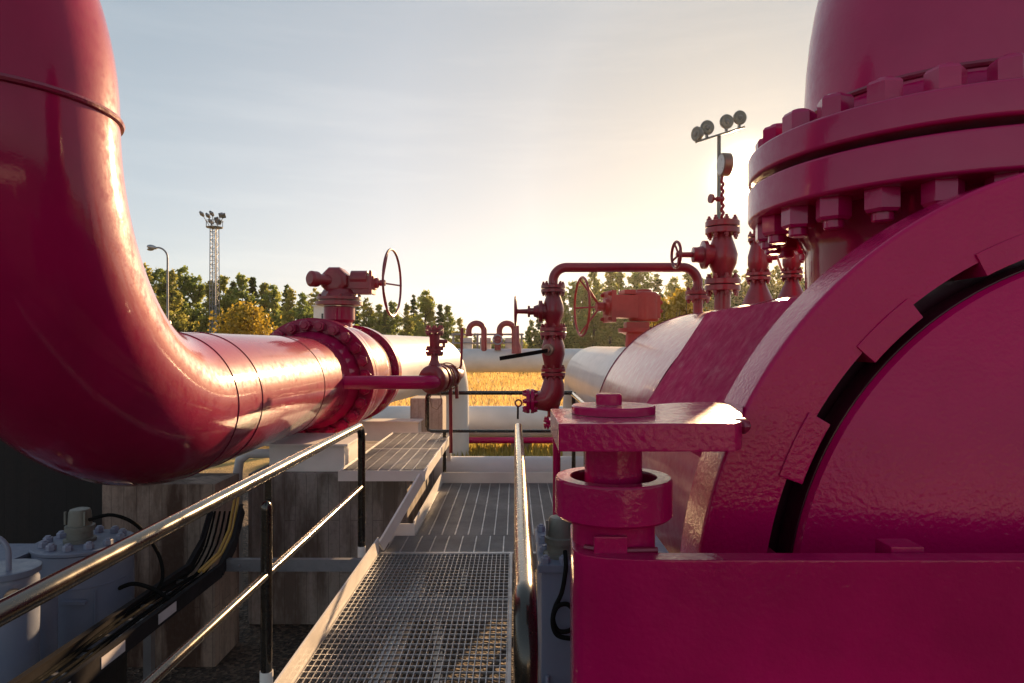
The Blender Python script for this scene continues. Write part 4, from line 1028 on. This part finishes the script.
wood('from the elbow in the floodlight tower wood',
     [(147, 268, 'birch'), (158, 266, 'aspen'), (172, 270, 'birch'), (185, 262, 'aspen'), (198, 272, 'aspen'), (208, 278, 'birch'),
      (221, 276, 'aspen'), (232, 280, 'spruce'), (243, 276, 'aspen'), (254, 281, 'spruce'), (264, 279, 'birch'), (275, 282, 'aspen'), (284, 284, 'spruce'),
      (293, 283, 'birch'), (303, 288, 'aspen'), (313, 290, 'birch'), (322, 292, 'spruce')], 88, 'trees of the wood by the tower')
wood('from the gear operator above the white pipe',
     [(334, 296, 'aspen'), (345, 298, 'birch'), (356, 296, 'spruce'), (366, 300, 'birch'), (376, 304, 'aspen'), (386, 306, 'spruce'), (396, 303, 'aspen'),
      (406, 298, 'birch'), (415, 294, 'spruce'), (424, 292, 'aspen'), (433, 296, 'birch'), (441, 303, 'spruce'), (449, 309, 'aspen'), (457, 318, 'birch')], 92, 'trees above the white pipe')
wood('from the sunward end beyond the gooseneck vents',
     [(462, 329, 'aspen'), (473, 334, 'birch'), (484, 335, 'aspen'), (495, 334, 'birch'), (506, 333, 'aspen'), (518, 330, 'aspen'), (528, 325, 'birch')], 150, 'far trees in the gap')
wood('from the lever stack behind the arched pipe',
     [(535, 318, 'aspen'), (543, 309, 'spruce'), (552, 300, 'aspen'), (562, 290, 'birch'), (573, 282, 'aspen'), (584, 277, 'birch'), (596, 272, 'aspen'), (608, 271, 'birch'), (620, 272, 'aspen'), (632, 268, 'birch'), (645, 270, 'aspen'), (658, 272, 'spruce'), (672, 274, 'aspen'), (686, 272, 'birch'), (700, 274, 'aspen')], 128, 'trees behind the arched pipe')
wood('from the gauge stack toward the riser flange',
     [(712, 274, 'birch'), (726, 276, 'aspen'), (738, 272, 'spruce'), (749, 268, 'birch'), (758, 270, 'spruce'), (768, 266, 'spruce'), (778, 264, 'birch'), (789, 266, 'spruce'), (800, 264, 'birch'), (812, 268, 'aspen'), (826, 262, 'spruce'), (842, 266, 'birch')], 138, 'trees under the riser flange')

# yellow shrubs
def shrub(px, py, d, R_, label, n=3000):
    t = P(px, py, d); H = t.z - GROUND
    root = thing('autumn_shrub', label, 'shrub', (t.x, d, GROUND))
    me = leafy_mesh(H, R_, n, 0.20, 'yellow', 40, 0.15, 0.2)
    o = bpy.data.objects.new('crown', me); C.objects.link(o); o.parent = root
    b = B()
    for k in range(7):
        a = k*0.9; b.tube([(t.x, d, GROUND), (t.x+math.cos(a)*R_*0.4, d+math.sin(a)*R_*0.4, GROUND+H*0.5), (t.x+math.cos(a)*R_*0.7, d+math.sin(a)*R_*0.7, GROUND+H*0.9)], [0.06, 0.04, 0.015], 6)
    b.done('stems', 'bark', root)
shrub(246, 306, 44, 2.2, 'golden yellow autumn shrub beside the base of the floodlight tower', 5200)
shrub(686, 288, 40, 1.6, 'golden yellow autumn shrub behind the orange valve operator', 3600)
shrub(664, 300, 38, 1.3, 'lower yellow shrub beneath the arched pipe, next to the orange operator', 2600)

# undergrowth and deeper wood that reads as one mass
def wood_mass(segs, d, hgt, n, mat, name, size):
    pts = []
    for (x0, x1, h0, h1) in segs:
        m = int(n*(x1-x0)/sum(s[1]-s[0] for s in segs))
        t = rng.uniform(0, 1, m); x = x0 + (x1-x0)*t
        h = (h0 + (h1-h0)*t)*(0.75 + 0.25*np.sin(x*1.3)*np.sin(x*0.37+1))
        z = GROUND + h*rng.uniform(0, 1, m)**0.9
        pts.append(np.stack([x, d + rng.normal(0, 2.0, m), z], 1))
    P0 = np.concatenate(pts); nn = len(P0)
    A = rand_dir(nn); Bv = perp(A); s = size*rng.uniform(0.6, 1.5, nn)[:, None]
    me = quads_mesh(name, P0, A*s*0.6, Bv*s*0.45, mat)
    o = bpy.data.objects.new(name, me); C.objects.link(o); return o
def X(px, d): return (px-515)/683*d
o = wood_mass([(X(120, 95), X(330, 95), 9.2, 7.6), (X(330, 95), X(462, 95), 7.2, 4.2)], 95, 8, 26000, 'aspen', 'undergrowth', 0.55); tag(o, 'dense shaded undergrowth filling the wood by the tower', 'undergrowth', kind='stuff')
o = wood_mass([(X(455, 156), X(545, 156), 3.6, 4.2)], 156, 8, 6000, 'aspen', 'undergrowth', 0.6); tag(o, 'low hazy woodland edge far beyond the gooseneck vents', 'undergrowth', kind='stuff')
o = wood_mass([(X(535, 142), X(580, 142), 6, 13), (X(580, 142), X(860, 142), 14, 15.5)], 142, 8, 24000, 'aspen', 'undergrowth', 0.5); tag(o, 'dense undergrowth filling the wood behind the arched pipe', 'undergrowth', kind='stuff')
o = wood_mass([(X(120, 70), X(460, 70), 2.4, 1.6)], 70, 8, 9000, 'birch', 'undergrowth', 0.35); tag(o, 'low yellow-green scrub along the foot of the tower wood', 'undergrowth', kind='stuff')

# ------------------------------------------------------------------ warm evening haze
hz = bpy.data.materials.new('evening_haze'); hz.use_nodes = True
hn = hz.node_tree; hn.nodes.clear()
ho = N(hn, 'ShaderNodeOutputMaterial'); hv = N(hn, 'ShaderNodeVolumePrincipled')
hv.inputs['Color'].default_value = (1.0, 0.97, 0.93, 1); hv.inputs['Density'].default_value = 0.00013; hv.inputs['Anisotropy'].default_value = 0.65
hn.links.new(hv.outputs[0], ho.inputs['Volume'])
M['haze'] = hz
o = B().box((-90, -15, GROUND-1), (90, 190, 24)).done('haze', 'haze'); tag(o, 'thin golden evening haze over the whole yard', 'haze', kind='stuff')

# ------------------------------------------------------------------ light, sky, camera
AZ, EL = rad(18.8), rad(13.0)
w = bpy.data.worlds.new('World'); scene.world = w; w.use_nodes = True
nt = w.node_tree; bg = nt.nodes['Background']
sky = N(nt, 'ShaderNodeTexSky'); sky.sky_type = 'NISHITA'; sky.sun_disc = False
sky.sun_elevation = EL; sky.sun_rotation = AZ
sky.air_density = 1.0; sky.dust_density = 0.7; sky.ozone_density = 1.2; sky.altitude = 50
gm = N(nt, 'ShaderNodeGamma'); gm.inputs['Gamma'].default_value = 0.36
hs = N(nt, 'ShaderNodeHueSaturation'); hs.inputs['Saturation'].default_value = 0.72
nt.links.new(sky.outputs[0], gm.inputs['Color']); nt.links.new(gm.outputs['Color'], hs.inputs['Color'])
tc = N(nt, 'ShaderNodeTexCoord')
dt = N(nt, 'ShaderNodeVectorMath'); dt.operation = 'DOT_PRODUCT'
nt.links.new(tc.outputs['Generated'], dt.inputs[0]); dt.inputs[1].default_value = (math.sin(AZ)*math.cos(EL), math.cos(AZ)*math.cos(EL), math.sin(EL))
warm = ramp(nt, rng_map(nt, dt.outputs['Value'], 0, 1, 0.70, 1.0), [(0.0, (0.80, 0.885, 0.945)), (0.60, (0.93, 0.955, 0.98)), (0.85, (0.87, 0.875, 0.87)), (1.0, (0.66, 0.65, 0.62))])
sz = N(nt, 'ShaderNodeSeparateXYZ'); nt.links.new(tc.outputs['Generated'], sz.inputs[0])
low = mixc(nt, rng_map(nt, sz.outputs[2], 1, 0, 0.02, 0.50), (1.0, 1.0, 1.0), (1.48, 1.35, 1.29))
# thin high cloud streaks
cl = noise(nt, tc.outputs['Generated'], 2.4, 6, 0.6, (1.0, 1.0, 9.0))
cloud = mixc(nt, rng_map(nt, cl, 0, 1, 0.48, 0.72), (1.0, 1.0, 1.0), (1.10, 1.08, 1.06))
skyc = mixc(nt, 1.0, hs.outputs['Color'], warm, 'MULTIPLY')
skyc = mixc(nt, 1.0, skyc, low, 'MULTIPLY')
skyc = mixc(nt, 1.0, skyc, cloud, 'MULTIPLY')
pw = N(nt, 'ShaderNodeMath'); pw.operation = 'POWER'; pw.use_clamp = True
nt.links.new(dt.outputs['Value'], pw.inputs[0]); pw.inputs[1].default_value = 2600
pw2 = N(nt, 'ShaderNodeMath'); pw2.operation = 'POWER'; pw2.use_clamp = True
nt.links.new(dt.outputs['Value'], pw2.inputs[0]); pw2.inputs[1].default_value = 90
glow = mixc(nt, pw.outputs[0], (0.0, 0.0, 0.0), (30.0, 24.0, 15.0))
glow2 = mixc(nt, pw2.outputs[0], (0.0, 0.0, 0.0), (0.35, 0.26, 0.15))
skyc = mixc(nt, 1.0, skyc, glow, 'ADD'); skyc = mixc(nt, 1.0, skyc, glow2, 'ADD')
nt.links.new(skyc, bg.inputs['Color']); bg.inputs['Strength'].default_value = 0.15
sd = bpy.data.lights.new('sun', 'SUN'); sd.energy = 4.6; sd.angle = rad(0.53); sd.color = (1.0, 0.64, 0.33)
so = bpy.data.objects.new('sun', sd); C.objects.link(so)
sdir = V((math.sin(AZ)*math.cos(EL), math.cos(AZ)*math.cos(EL), math.sin(EL)))
so.rotation_mode = 'QUATERNION'; so.rotation_quaternion = (-sdir).to_track_quat('-Z', 'Y'); so.location = (20, 60, 30)

cam = bpy.data.cameras.new('camera'); co_ = bpy.data.objects.new('camera', cam); C.objects.link(co_)
co_.location = (0, 0, EYE); co_.rotation_euler = (PI/2, 0, 0)
cam.sensor_width = 36; cam.lens = 683/1024*36
cam.shift_x = -3/1024; cam.shift_y = 3.5/1024
cam.clip_start = 0.05; cam.clip_end = 6000
scene.camera = co_
vs = scene.view_settings
vs.view_transform = 'Standard'; vs.look = 'None'; vs.gamma = 1.0; vs.use_curve_mapping = False
vs.exposure = 1.25
scene.cycles.max_bounces = 8
scene.cycles.sample_clamp_indirect = 8
scene.cycles.use_denoising = True
